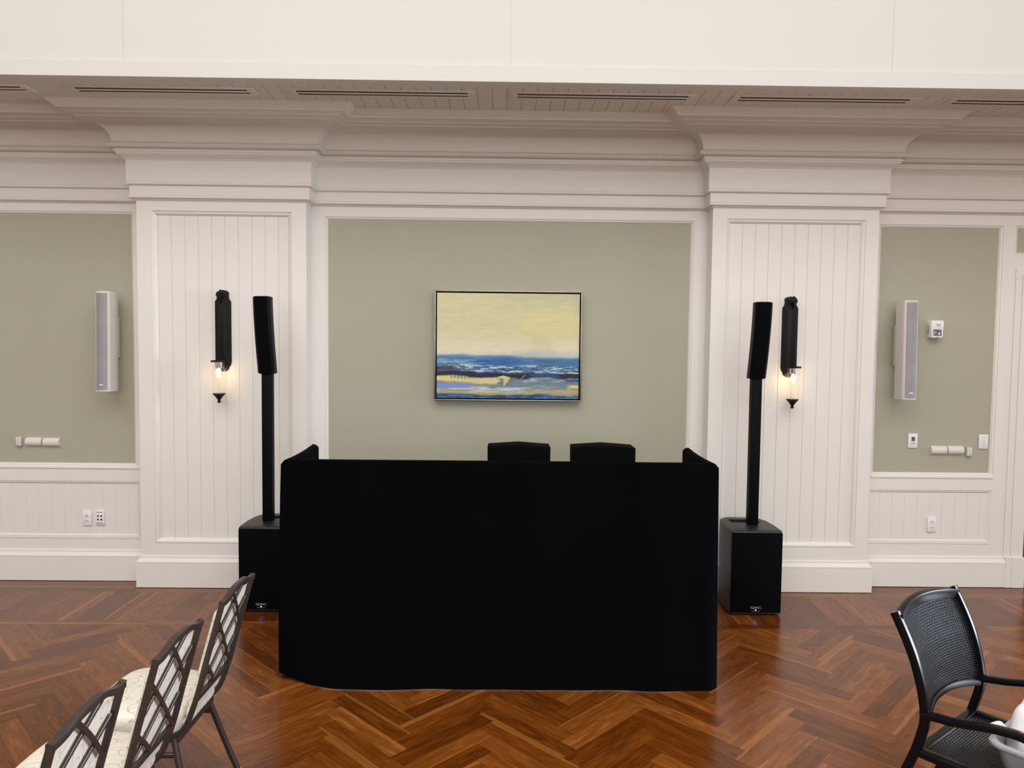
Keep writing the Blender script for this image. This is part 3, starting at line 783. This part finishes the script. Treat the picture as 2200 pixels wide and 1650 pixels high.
outlet(3.42, 0.496, 'white duplex power outlet in the right wainscot')
outlet(-3.177, 0.497, 'white four-jack plate right of the outlet in the left wainscot', 'data plates', True)

def half_cover(x, z, label, grp):
    b = MB(); n = 12
    pts = [(0.0345*math.cos(a), 0.040*math.sin(a)) for a in [PI*k/n for k in range(n+1)]]
    b.prism([(z_, d) for z_, d in pts], lambda a, d, e: (e, -d*0.75, a), -0.062, 0.062)
    o = b.build('half_round_cover', 'cream_cover'); o.location = (x, 0.0195, z)
    tag(o, label, 'wall cover', grp)
half_cover(-3.681, 1.093, 'cream half-round wall cover beside the small grey sensor, left wall', 'half-round covers')
half_cover(-3.545, 1.0905, 'cream half-round wall cover nearest the left pilaster', 'half-round covers')
half_cover(3.4525, 1.0925, 'cream half-round wall cover below the thermostat plate, right wall', 'half-round covers')
half_cover(3.586, 1.0935, 'cream half-round wall cover beside the small grey sensor, right wall', 'half-round covers')
def sensor(x, z, label):
    t = thing('wall_sensor', label, 'sensor', (x, 0.0195, z), 0, 'small sensors')
    MB().box(-0.021, 0.021, -0.028, 0.0, -0.036, 0.036, 0.006, 3).build('body', 'sensor_white', t)
    MB().lathe([(0, 0), (0.003, 0), (0.003, 0.001), (0, 0.001)], (0, 0, 0), 10)
    MB().box(-0.003, 0.003, -0.0332, -0.031, -0.030, -0.026).build('button', 'void', t)
sensor(-3.797, 1.0955, 'small grey-white sensor box left of the half-round covers, left wall')
sensor(3.694, 1.083, 'small grey-white sensor box right of the half-round covers, right wall')

t = thing('wall_thermostat', 'white plate with small dark display on the right sage wall', 'thermostat', (3.247, 0.0195, 1.167))
MB().box(-0.037, 0.037, -0.010, 0, -0.057, 0.057, 0.003).build('plate', 'plate_white', t)
MB().box(-0.017, 0.017, -0.013, -0.009, -0.034, 0.034, 0.001).build('insert', 'plate_white', t)
MB().box(-0.014, 0.014, -0.0142, -0.0125, -0.002, 0.031).build('display', 'grey_print', t)
MB().box(-0.012, 0.012, -0.0142, -0.0125, -0.024, -0.012, 0.0008).build('button', 'tub', t)
t = thing('control_plate', 'white plate with small grey buttons by the right moulding', 'switch', (3.812, 0.0195, 1.164))
MB().box(-0.037, 0.037, -0.010, 0, -0.057, 0.057, 0.003).build('plate', 'plate_white', t)
MB().box(-0.019, 0.019, -0.0125, -0.009, -0.045, 0.045, 0.001).build('insert', 'plate_white', t)
for k, (zz, hh, ww) in enumerate(((0.036, 0.003, 0.013), (0.020, 0.006, 0.004), (0.006, 0.005, 0.004), (-0.008, 0.0025, 0.010), (-0.024, 0.006, 0.004), (-0.037, 0.004, 0.003))):
    MB().box(-ww, ww, -0.0135, -0.0120, zz-hh/2, zz+hh/2).build('button', 'tub' if k in (1, 2, 4) else 'logo', t)

t = thing('wall_dispenser', 'white rounded dispenser with grey label high on the right sage wall', 'dispenser', (3.377, 0.0195, 2.052))
poly = [(-0.045, -0.066), (-0.030, -0.072), (0.030, -0.072), (0.045, -0.066), (0.052, 0.055), (0.044, 0.068), (-0.044, 0.068), (-0.052, 0.055)]
MB().prism(poly, lambda a, b, d: (a*1.02, -d, b), 0, 0.062, 0.012).build('housing', 'plate_white', t)
MB().box(-0.032, 0.034, -0.0635, -0.060, 0.002, 0.050, 0.001).build('panel', 'plate_white', t)
MB().box(-0.012, 0.020, -0.0645, -0.063, 0.022, 0.040).build('print', 'tub', t)
MB().box(-0.034, 0.030, -0.0640, -0.060, -0.052, -0.004, 0.001).build('label_panel', 'grey_print', t)
q = MB(); q.box(-0.031, -0.027, -0.0646, -0.0635, -0.047, -0.024).box(0.004, 0.019, -0.0646, -0.0635, -0.045, -0.028).box(-0.031, -0.012, -0.0646, -0.0635, -0.022, -0.019).box(-0.020, -0.008, -0.0646, -0.0635, -0.036, -0.031).box(0.012, 0.024, -0.0646, -0.0635, -0.014, -0.011)
q.build('label_print', 'plate_white', t)
q = MB()
for k in range(4): q.box(-0.0545, -0.050, -0.028, -0.020, -0.030+k*0.016, -0.024+k*0.016)
q.build('side_vent', 'void', t)
MB().box(-0.003, 0.003, -0.0632, -0.060, -0.067, -0.061).build('lock', 'void', t)

# ---------------------------------------------------------------- PA column loudspeakers
def pa(x0, x1, label, s):
    """sub cabinet from x0..x1, front at -0.672; s=+1 right, -1 left"""
    xc = (x0+x1)/2
    t = thing('pa_speaker', label, 'speaker', (xc, -0.672, 0), 0, 'tall black column loudspeakers')
    hw = (x1-x0)/2; H = 0.605
    # plan outline with big rear corners
    poly = [(-hw+0.022, 0.0), (hw-0.022, 0.0), (hw-0.004, 0.010), (hw, 0.03), (hw+0.004, 0.18), (hw-0.004, 0.30), (hw-0.03, 0.38), (hw-0.08, 0.425), (-hw+0.08, 0.425), (-hw+0.03, 0.38), (-hw+0.004, 0.30), (-hw-0.004, 0.18), (-hw, 0.03), (-hw+0.004, 0.010)]
    b = MB().prism(poly, lambda a, c, d: (a, c, d), 0.014, H, 0.014); cab = b.build('subwoofer_cabinet', 'black_plastic', t, angle=40)
    MB().box(-hw+0.006, hw-0.006, -0.006, 0.012, 0.022, H-0.014, 0.005).build('grille', 'grille', cab)
    for a in (-1, 1):
        for c in (0.05, 0.34): MB().lathe([(0.018, 0), (0.02, 0.014)], (a*(hw-0.07), c, 0), 12).build('foot', 'pole', t)
    MB().box(-0.105, 0.105, 0.255, 0.335, H-0.02, H+0.0015, 0.0).build('handle_recess', 'void', cab)
    # badge with writing
    bx = -0.005*s if s > 0 else -0.015
    bx = (1.786 if s > 0 else -1.686)-xc
    MB().box(bx-0.058, bx+0.058, -0.008, -0.004, 0.024, 0.078, 0.001).build('badge_plate', 'grille', cab)
    fc = bpy.data.curves.new('badge_text', 'FONT'); fc.body = 'QSC'; fc.size = 0.030; fc.align_x = 'CENTER'; fc.align_y = 'CENTER'; fc.extrude = 0.0006; fc.offset = 0.0004; fc.space_character = 1.05
    fo = bpy.data.objects.new('badge_text', fc); COL.objects.link(fo); fo.parent = cab; fo.location = (bx, -0.0088, 0.060); fo.rotation_euler = (PI/2, 0, 0); fo.scale = (1.25, 0.62, 1)
    bpy.context.view_layer.update(); tm = bpy.data.meshes.new_from_object(fo); tm.materials.clear(); tm.materials.append(M['logo'])
    to = bpy.data.objects.new('badge_text', tm); COL.objects.link(to); to.parent = cab; to.location = fo.location; to.rotation_euler = fo.rotation_euler; to.scale = fo.scale
    bpy.data.objects.remove(fo)
    MB().box(bx-0.030, bx+0.030, -0.0088, -0.0078, 0.0355, 0.0370).build('badge_line', 'logo', cab)
    MB().box(bx-0.004, bx+0.004, -0.0095, -0.0078, 0.040, 0.0475).build('power_light', 'led', cab)
    # pole
    px = (1.816-xc) if s > 0 else (-1.697-xc); py = 0.672-0.470; pw2 = 0.036
    pole = MB().box(px-pw2, px+pw2, py-0.033, py+0.033, H-0.012, 1.70, 0.006); pole.build('pole', 'pole', t)
    MB().box(px-pw2-0.004, px+pw2+0.004, py-0.036, py+0.036, 1.10, 1.108, 0.001).build('pole_joint', 'pole', t) if False else None
    # curved array: lower part leans back
    prof = []
    N = 10; z0, z1 = 1.672, 2.205
    for i in range(N+1):
        u = i/N; z = z0+(z1-z0)*u; yf = -0.035+0.095*(1-u)**1.5
        prof.append((yf, z))
    b = MB(); sec_w = 0.060; D = 0.105; vs = []
    outl = lambda yf, ins: [(-sec_w+0.016+ins, yf), (sec_w-0.016-ins, yf), (sec_w-ins, yf+0.018), (sec_w-ins, yf+D-0.03), (sec_w-0.022-ins, yf+D), (-sec_w+0.022+ins, yf+D), (-sec_w+ins, yf+D-0.03), (-sec_w+ins, yf+0.018)]
    rows = [(prof[0][0]+0.006, prof[0][1]-0.006, 0.010)]+[(y, z, 0.0) for y, z in prof]+[(prof[-1][0]+0.006, prof[-1][1]+0.006, 0.010)]
    for yf, z, ins in rows:
        for a, c in outl(yf, ins): vs.append((px-0.006*0+a, py-0.108+c, z))
    k = 8; fs = [tuple(range(k))[::-1], tuple(range((len(rows)-1)*k, len(rows)*k))]
    for i in range(len(rows)-1):
        for j in range(k): fs.append((i*k+j, i*k+(j+1) % k, (i+1)*k+(j+1) % k, (i+1)*k+j))
    arr = b.add(vs, fs).build('array_cabinet', 'pole', t, angle=40)
    g = MB(); pr = [(px-sec_w+0.018, px+sec_w-0.018)]
    vs = []; fs = []
    for yf, z in prof: vs += [(pr[0][0], py-0.108+yf-0.003, z), (pr[0][1], py-0.108+yf-0.003, z)]
    for i in range(len(prof)-1): fs.append((2*i, 2*i+1, 2*i+3, 2*i+2))
    g.add(vs, fs).build('array_grille', 'grille', arr)
pa(-1.848, -1.478, 'tall black column loudspeaker on subwoofer, left of the draped booth', -1)
pa(1.606, 1.972, 'tall black column loudspeaker on subwoofer, right of the draped booth', 1)

# ---------------------------------------------------------------- draped booth
def drape_booth():
    t = thing('draped_booth', 'waist-high booth wrapped in black cloth in the middle of the floor', 'booth', (0, -1.78, 0))
    Y0 = -1.78
    rs = np.random.RandomState(5)
    ph = rs.rand(12)*6.28
    def fold(s, z):
        a = 0
        for i, (f, A) in enumerate(((3.1, 0.006), (5.7, 0.0045), (9.3, 0.003), (14.0, 0.002))):
            a += A*math.sin(f*s+ph[i]+0.6*math.sin(z*2.2+ph[i+4]))
        return a*(1.0-0.75*max(0.0, z)/1.25)
    # front: world x from -1.19 to 1.168 at the top, flared at the foot
    def front(u, v):
        z = 1.248*v
        xl = -1.205-0.045*(1-v)**1.2; xr = 1.172+0.022*(1-v)
        s = u; x = xl+(xr-xl)*s
        zb = 0.004
        if u < 0.10: zb += 0.035*(1-u/0.10)**1.5
        z = zb+(1.248-zb)*v
        # rounded upper corners
        cr = 0.045
        for e in (xl, xr):
            dx = abs(x-e)
            if dx < cr and v > 0.9: z -= (cr-math.sqrt(max(0, cr*cr-(cr-dx)**2)))*0.55*(v-0.9)/0.1
        y = fold(x*1.3+2, z)-0.012*math.sin(PI*u)*(1-v)-0.02*(1-v)**2
        if u < 0.14: y += 0.11*(1-u/0.14)**1.4*(1-v)**2.2
        if u > 0.985: y += 0.03*((u-0.985)/0.015)*(1-v)
        return (x, y, z)
    b = MB(); b.grid(150, 60, front)
    # over the top edge and down inside
    def top(u, v):
        p = front(u, 1.0); a = PI*v; r = 0.016
        return (p[0], p[1]+r-r*math.cos(a), p[2]+0.010*math.sin(a))
    b.grid(150, 6, top)
    def inner(u, v):
        p = front(u, 1.0); return (p[0]*0.985, p[1]+0.032, p[2]-0.35*v)
    b.grid(150, 4, inner)
    b.uv = {}
    b.build('front_drape', 'drape', t, angle=80)
    def wing(sx, name):
        xt = -1.205 if sx < 0 else 1.172
        def path(u, v):
            c = front(0.0 if sx < 0 else 1.0, v)
            sag = 0.006*math.sin(PI*min(1, u*1.15))
            zt = 1.243-sag+0.008*max(0, (u-0.75)/0.25)
            k = min(1.0, u*7); z = c[2]*(1-k)+(0.004+(zt-0.004)*v)*k
            y = c[1]+(0.665-c[1])*u
            x = c[0]+sx*fold(y*2.1+5, z)*0.5*min(1, u*4)
            return x, y, z
        b = MB()
        b.grid(40, 40, lambda u, v: path(u, v))
        def topw(u, v):
            x, y, z = path(u, 1.0); a = PI*v; r = 0.018
            return (x-sx*(r-r*math.cos(a)), y, z+0.008*math.sin(a)-0.026*v*u**3)
        b.grid(40, 6, topw)
        def innw(u, v):
            x, y, z = path(u, 1.0); r = 0.018
            return (x-sx*(2*r+0.012*math.sin(9*u+6*v)*v), y, z-0.026*u**3-0.42*v)
        b.grid(40, 14, innw)
        # closed rear end
        x, y, z = path(1.0, 1.0)
        def rear(u, v):
            xx, yy, zz = path(1.0, v); x2, _, z2 = path(1.0, 1.0)
            xin = x2-sx*0.036
            return (xx*(1-u)+xin*u, yy+0.008*math.sin(PI*u), zz-0.026*u*v)
        b.grid(6, 20, rear)
        b.uv = {}
        b.build(name, 'drape', t, angle=80)
    wing(-1, 'side_drape'); wing(1, 'side_drape')
    return t
drape_booth()

# table and two cabinets behind the drape
t = thing('folding_table', 'black folding table hidden behind the booth cloth', 'table', (0.35, -1.0, 0))
MB().box(-0.75, 0.75, -0.28, 0.28, 0.715, 0.745, 0.004).build('tabletop', 'pole', t)
for sx in (-1, 1):
    for sy in (-1, 1): MB().sweep([(sx*0.66, sy*0.22, 0.0), (sx*0.66, sy*0.22, 0.716)], CIRC(0.014, 10), (1, 0, 0)).build('leg', 'pole', t)
def monitor(x0, x1, label, seed):
    xc = (x0+x1)/2; hw = (x1-x0)/2
    t = thing('monitor_speaker', label, 'speaker', (xc, -0.9, 0.745), 0, 'black cabinets behind the booth front')
    H0, H1 = 0.472, 0.486
    poly = [(-hw+0.004, 0.0), (hw-0.004, 0.0), (hw, H0-0.006), (hw-0.008, H0), (0.0, H1), (-hw+0.008, H0), (-hw, H0-0.006)]
    b = MB().prism(poly, lambda a, z, d: (a, d, z), 0.16, 0.0, 0.004); c = b.build('cabinet', 'void', t, angle=40)
    MB().prism([(a*0.94, 0.02+z*0.93) for a, z in poly], lambda a, z, d: (a, d, z), 0.001, -0.004).build('grille', 'grille', t)
monitor(-0.108, 0.311, 'left of two black boxy cabinets peeking above the booth cloth', 1)
monitor(0.454, 0.878, 'right of two black boxy cabinets peeking above the booth cloth', 2)

# ---------------------------------------------------------------- banquet chairs
def uvtop(co): return (co.x, co.y)
def banquet_chair():
    """faces +X in its own frame; back plane at x<0, lateral y +-0.185"""
    t = thing('banquet_chair', 'farthest of the three cream banquet chairs, beside the speaker', 'chair', (0, 0, 0), PI, 'banquet chairs in a row at the left')
    hy = 0.163
    BK = [(-0.280, 0.905), (-0.262, 0.84), (-0.240, 0.76), (-0.212, 0.66), (-0.186, 0.56), (-0.160, 0.48), (-0.138, 0.425), (-0.112, 0.392), (-0.075, 0.378), (0.0, 0.372), (0.2, 0.378)]
    def bx(z):
        P = BK[:8]
        for (a, za), (b, zb) in zip(P[:-1], P[1:]):
            if zb <= z <= za: return a+(b-a)*(za-z)/(za-zb)
        return P[0][0]-(z-P[0][1])*0.28 if z > P[0][1] else P[-1][0]
    def crest(v):   # v -1..1 : S-curved crest height
        a = abs(v); k = 0.5*(1+math.cos(PI*min(1, max(0, (a-0.22)/0.62)))) if a > 0.22 else 1.0
        return 0.893+0.026*k
    sec = RRECT(0.019, 0.019, 0.003, 2)
    for s in (-1, 1):
        pts = [(a, s*hy, z) for a, z in BK]
        pts = smooth_pts(pts, 3)
        MB().sweep(pts, sec, (0.3, 0, 1) if False else (1, 0, 0.001), ).build('side_frame', 'chair_frame', t)
    N = 26
    pts = [(bx(crest(-1+2*i/N)), (-1+2*i/N)*(hy+0.006), crest(-1+2*i/N)) for i in range(N+1)]
    MB().sweep(pts, RRECT(0.022, 0.020, 0.003, 2), (1, 0, 0)).build('top_rail', 'chair_frame', t)
    MB().sweep([(bx(0.520), y, 0.520) for y in np.linspace(-hy, hy, 6)], RRECT(0.020, 0.017, 0.003, 2), (1, 0, 0)).build('bottom_rail', 'chair_frame', t)
    # lattice: three curved flat bars each way
    Wd = 2*(hy-0.012); ZB, ZTp = 0.525, 0.895
    def bar(p0, p1, bow, off):
        (u0, v0), (u1, v1) = p0, p1; pts = []
        for i in range(11):
            q = i/10; u = u0+(u1-u0)*q; v = v0+(v1-v0)*q
            nx, ny = (v1-v0), -(u1-u0); L = math.hypot(nx, ny)
            u -= bow*nx/L*math.sin(PI*q)*-1; v -= bow*ny/L*math.sin(PI*q)*-1
            z = ZB+(ZTp-ZB)*v; pts.append((bx(z)+off, -Wd/2+Wd*u, z))
        return pts
    for mir in (False, True):
        for (p0, p1), bow in ((((0.28, 1.02), (1.0, 0.45)), -0.017), (((0.0, 0.78), (1.0, 0.0)), -0.017), (((0.0, 0.33), (0.46, 0.0)), -0.01)):
            if mir: p0, p1 = (1-p0[0], p0[1]), (1-p1[0], p1[1]); bow = -bow
            MB().sweep(bar(p0, p1, bow, -0.004 if mir else 0.002), RRECT(0.007, 0.016, 0.002, 1), (1, 0, 0.28)).build('lattice_bar', 'chair_frame', t)
    # back cushion
    def cushion(u, v, front):
        y = (-1+2*u)*(hy-0.010); z = 0.435+(0.872-0.435)*v
        zz = 0.435+(crest(-1+2*u)-0.022-0.435)*v
        e = min(u, 1-u, v, 1-v); d = 0.022*min(1, math.sqrt(max(0, e)/0.07)) if e < 0.07 else 0.022
        return (bx(zz)+0.010+(d if front else 0.0), y, zz)
    b = MB()
    b.grid(24, 28, lambda u, v: cushion(u, v, True), lambda u, v: (u*0.35, v*0.45))
    b.grid(24, 28, lambda u, v: cushion(1-u, v, False), lambda u, v: (u*0.35+0.02, v*0.45))
    b.build('back_cushion', 'fabric', t, angle=60)
    # seat cushion, rounded front
    def outline():
        half = [(-0.118, 0.0), (-0.119, 0.08), (-0.119, 0.140), (-0.112, 0.160), (-0.08, 0.176), (-0.03, 0.194), (0.03, 0.208), (0.10, 0.218), (0.16, 0.220), (0.205, 0.212), (0.235, 0.190), (0.252, 0.155), (0.260, 0.10), (0.263, 0.05), (0.264, 0.0)]
        h = [(p.x, p.y) for p in smooth_pts([(a, b, 0) for a, b in half], 2)]
        return h+[(a, -b) for a, b in h[::-1][1:-1]]
    ol = outline(); b = MB(); vs = []; uvs = []
    rows = [(0.90, 0.378), (0.97, 0.384), (1.0, 0.400), (1.0, 0.440), (0.99, 0.458), (0.965, 0.471), (0.92, 0.480), (0.80, 0.487), (0.5, 0.491), (0.02, 0.492)]
    cx, cy = 0.07, 0.0
    for k, z in rows:
        for x, y in ol:
            px_, py_ = cx+(x-cx)*k, y*k; vs.append((px_, py_, z)); uvs.append((py_*1.0+(z-0.478)*0.5*(1 if py_ > 0 else -1), px_+(z-0.478)))
    n = len(ol); fs = [tuple(range(n))[::-1], tuple(range((len(rows)-1)*n, len(rows)*n))]
    for i in range(len(rows)-1):
        for j in range(n): fs.append((i*n+j, i*n+(j+1) % n, (i+1)*n+(j+1) % n, (i+1)*n+j))
    b.add(vs, fs); b.uv = {i: q for i, q in enumerate(uvs)}
    b.build('seat', 'fabric', t, angle=60)
    MB().box(-0.11, 0.235, -0.165, 0.165, 0.350, 0.375, 0.004).build('seat_pan', 'chair_frame', t)
    # legs with stretchers
    for s in (-1, 1):
        pts = [(-0.085, s*0.156, 0.368), (-0.104, s*0.172, 0.30), (-0.155, s*0.203, 0.12), (-0.190, s*0.222, 0.012)]
        lg = MB().sweep(smooth_pts(pts, 3), RRECT(0.021, 0.021, 0.006, 2), (1, 0, 0)).build('leg', 'chair_frame', t)
        MB().lathe([(0.013, 0.0), (0.014, 0.004), (0.014, 0.016), (0.012, 0.020)], (-0.191, s*0.224, 0.0), 14).build('glide', 'chrome', lg)
        pts = [(0.190, s*0.156, 0.368), (0.205, s*0.172, 0.30), (0.235, s*0.203, 0.12), (0.252, s*0.222, 0.012)]
        lg = MB().sweep(smooth_pts(pts, 3), RRECT(0.021, 0.021, 0.006, 2), (1, 0, 0)).build('leg', 'chair_frame', t)
        MB().lathe([(0.013, 0.0), (0.014, 0.004), (0.014, 0.016), (0.012, 0.020)], (0.253, s*0.224, 0.0), 14).build('glide', 'chrome', lg)
        MB().sweep([(-0.103, s*0.171, 0.305), (0.204, s*0.171, 0.305)], RRECT(0.018, 0.014, 0.003, 1), (0, 0, 1)).build('stretcher', 'chair_frame', t)
    return t
bc = banquet_chair()
bc.location = (-1.339, -2.808, 0)
dup(bc, 'middle of the three cream banquet chairs at the left', (-1.345, -3.320, 0))
dup(bc, 'nearest of the three cream banquet chairs, cut by the bottom edge', (-1.372, -3.795, 0))

# ---------------------------------------------------------------- wicker armchair
def armchair():
    # local: x lateral (0..0.52), y = forward f, z ; world = O + l*x + f*y
    t = thing('wicker_armchair', 'black wicker armchair with curved back at the lower right', 'chair', (1.44, -3.07, 0), math.atan2(0.6, 0.8))
    # rotation puts local X on l=(.8,.6); local -Y is then f=(.6,-.8)
    G = lambda x, f, z: (x, -f, z)
    W2 = 0.50
    PR = [(0.006, 0.916), (0.012, 0.905), (0.036, 0.86), (0.058, 0.815), (0.083, 0.755), (0.106, 0.68), (0.121, 0.605), (0.124, 0.556), (0.116, 0.506), (0.096, 0.43), (0.068, 0.35), (0.030, 0.25), (-0.015, 0.13), (-0.060, 0.0)]
    sec = RRECT(0.030, 0.026, 0.0025, 2)
    for x in (0.012, W2+0.008):
        MB().sweep(smooth_pts([G(x, f, z) for f, z in PR], 3), sec, (0, 1, 0)).build('rear_leg', 'wicker_frame', t)
    def fz(z):
        P = PR
        for (a, za), (b, zb) in zip(P[:-1], P[1:]):
            if zb <= z <= za: return a+(b-a)*(za-z)/(za-zb)
        return P[0][0]-(z-P[0][1])*0.5
    bow = lambda u: 0.034*(1-(2*u-1)**2)
    def bp(u, z, off=0.0): return G(0.012+(W2-0.004)*u, fz(z)-bow(u)+off, z)
    topz = lambda u: 0.888+0.016*(1-(2*u-1)**2)
    def lowz(u):
        a = 0.532+0.060*math.sin(min(1, u/0.30)*PI/2)
        return a if u < 0.45 else 0.592-0.034*((u-0.45)/0.55)**1.6
    N = 20
    MB().sweep([bp(-0.005+1.01*i/N, topz(i/N)) for i in range(N+1)], RRECT(0.026, 0.046, 0.0025, 2), (0, 1, 0)).build('top_rail', 'wicker_frame', t)
    MB().sweep([bp(-0.01+1.04*i/N, lowz(i/N)) for i in range(N+1)], RRECT(0.026, 0.028, 0.0025, 2), (0, 1, 0)).build('lower_rail', 'wicker_frame', t)
    b = MB()
    zf = lambda u, v: lowz(u)+(topz(u)-lowz(u))*v
    b.grid(30, 30, lambda u, v: bp(u, zf(u, v), 0.004), lambda u, v: (u*0.5, zf(u, v)))
    b.grid(30, 30, lambda u, v: bp(1-u, zf(1-u, v), -0.006), lambda u, v: (u*0.5, zf(1-u, v)))
    b.build('back_panel', 'wicker', t, angle=60)
    # arms
    for x, s in ((0.012, -1), (W2+0.008, 1)):
        arm = [(0.112, 0.572), (0.17, 0.583), (0.22, 0.592), (0.31, 0.617), (0.37, 0.630), (0.43, 0.634), (0.49, 0.615), (0.525, 0.560), (0.535, 0.48)]
        out = [0, 0.004, 0.010, 0.018, 0.022, 0.022, 0.014, 0.006, 0.0]
        MB().sweep(smooth_pts([G(x+s*o_, f, z) for (f, z), o_ in zip(arm, out)], 4), RRECT(0.032, 0.024, 0.003, 2), (1, 0, 0)).build('armrest', 'wicker_frame', t)
        MB().sweep(smooth_pts([G(x, 0.535, 0.485), G(x, 0.53, 0.40), G(x, 0.535, 0.2), G(x, 0.55, 0.0)], 3), sec, (1, 0, 0)).build('front_leg', 'wicker_frame', t)
    # seat: frame and woven panel
    ZS = 0.435
    fr = MB()
    fr.sweep([G(0.03, 0.105, ZS-0.008), G(W2-0.01, 0.105, ZS-0.008)], RRECT(0.034, 0.030, 0.005, 2), (0, 1, 0))
    fr.sweep([G(0.03, 0.53, ZS-0.008), G(W2-0.01, 0.53, ZS-0.008)], RRECT(0.034, 0.030, 0.005, 2), (0, 1, 0))
    fr.sweep([G(0.022, 0.09, ZS-0.008), G(0.022, 0.545, ZS-0.008)], RRECT(0.034, 0.030, 0.005, 2), (1, 0, 0))
    fr.sweep([G(W2-0.002, 0.09, ZS-0.008), G(W2-0.002, 0.545, ZS-0.008)], RRECT(0.034, 0.030, 0.005, 2), (1, 0, 0))
    fr.build('seat_frame', 'wicker_frame', t)
    b = MB()
    b.grid(20, 20, lambda u, v: G(0.035+(W2-0.05)*u, 0.118+0.40*v, ZS-0.004-0.004*math.sin(PI*u)*math.sin(PI*v)), lambda u, v: (u*0.45+v*0.0, v*0.40))
    b.grid(20, 20, lambda u, v: G(0.035+(W2-0.05)*u, 0.518-0.40*v, ZS-0.016), lambda u, v: (u*0.45, v*0.40))
    b.build('seat_panel', 'wicker', t, angle=60)
    return t
ac = armchair()

# bus tub with cloths on the chair seat
t = thing('bus_tub', 'grey-white plastic tub on the black wicker armchair seat', 'tub', (1.44, -3.07, 0.436), math.atan2(0.6, 0.8))
G = lambda x, f, z: (x, -f, z)
def rr(cx, cy, w_, h_, r, n=5): return [(cx+a, cy+b) for a, b in RRECT(w_, h_, r, n)]
tx, tf = 0.266, 0.470
b = MB(); vs = []; rows = [(0.30, 0.27, 0.0), (0.318, 0.288, 0.008), (0.352, 0.322, 0.088), (0.380, 0.350, 0.086), (0.388, 0.358, 0.090), (0.389, 0.359, 0.098), (0.382, 0.352, 0.104), (0.364, 0.334, 0.106), (0.350, 0.320, 0.103), (0.342, 0.312, 0.096), (0.305, 0.275, 0.010)]
k = 24
for w_, h_, z in rows:
    for a, c in rr(tx, tf, w_, h_, 0.05, 5): vs.append(G(a, c, z))
k = len(rr(0, 0, 1, 1, 0.05, 5)); fs = [tuple(range(k)), tuple(range((len(rows)-1)*k, len(rows)*k))]
for i in range(len(rows)-1):
    for j in range(k): fs.append((i*k+j, i*k+(j+1) % k, (i+1)*k+(j+1) % k, (i+1)*k+j))
b.add(vs, fs).build('tub_body', 'tub', t, angle=50)
# crumpled linens
def linen(name, label, cx, cf, rx, rf, h, seed, z0):
    o = thing(name, label, 'linen', (1.44, -3.07, z0), math.atan2(0.6, 0.8), 'white linens in the tub') if False else None
    r = np.random.RandomState(seed); ph = r.rand(12)*6.28
    b = MB(); NU, NV = 72, 26; vs = []
    def P(u, v):
        a = 2*PI*u; rad = math.sin(v*PI/2)
        k = 1+0.16*math.sin(3*a+ph[0])+0.11*math.sin(5*a+ph[1]+2*v)+0.05*math.sin(11*a+ph[2]+5*v)
        x = cx+rx*rad*k*math.cos(a); f = cf+rf*rad*k*math.sin(a)
        rg = 1-abs(math.sin(2.5*a+ph[6]+2.2*v))
        z = h*(1-v**3.2)*(1+0.14*math.sin(2*a+ph[3]+1.5*v))+0.030*rg*rg*(1-v**4)-0.012+0.016*math.sin(7*a+ph[4]+7*v)*rad+0.010*math.sin(17*x*8+ph[5])*rad
        return G(x, f, max(0.0, z))
    b.grid(NU, NV, P); b.uv = {}
    ob = b.build(name, 'linen', smooth=True, angle=180, weld=True)
    ob.location = (1.44, -3.07, z0); ob.rotation_euler = (0, 0, math.atan2(0.6, 0.8))
    return ob
o = linen('crumpled_napkin', '', 0.290, 0.462, 0.165, 0.150, 0.215, 3, 0.452)
tag(o, 'heap of crumpled white linen in the tub on the wicker armchair', 'linen')
# a napkin corner lolling over the rim
b = MB()
def lobe(u, v):
    x = 0.20+0.12*v+0.03*math.sin(PI*v); f = 0.30+0.16*u-0.03*math.sin(PI*v)
    x = 0.098+0.125*v; f = 0.292+0.050*u+0.045*v+0.012*math.sin(5*v)
    z = 0.150+0.016*math.sin(PI*min(1, v*1.3))-0.040*v-0.020*u+0.008*math.sin(7*v+3*u)
    return G(x, f, z)
b.grid(20, 24, lobe); b.uv = {}
o = b.build('napkin', 'linen', smooth=True, angle=180); o.location = (1.44, -3.07, 0.436); o.rotation_euler = (0, 0, math.atan2(0.6, 0.8))
md = o.modifiers.new('thick', 'SOLIDIFY'); md.thickness = 0.006
tag(o, 'loose white napkin edge curling over the tub rim toward the chair back', 'napkin')
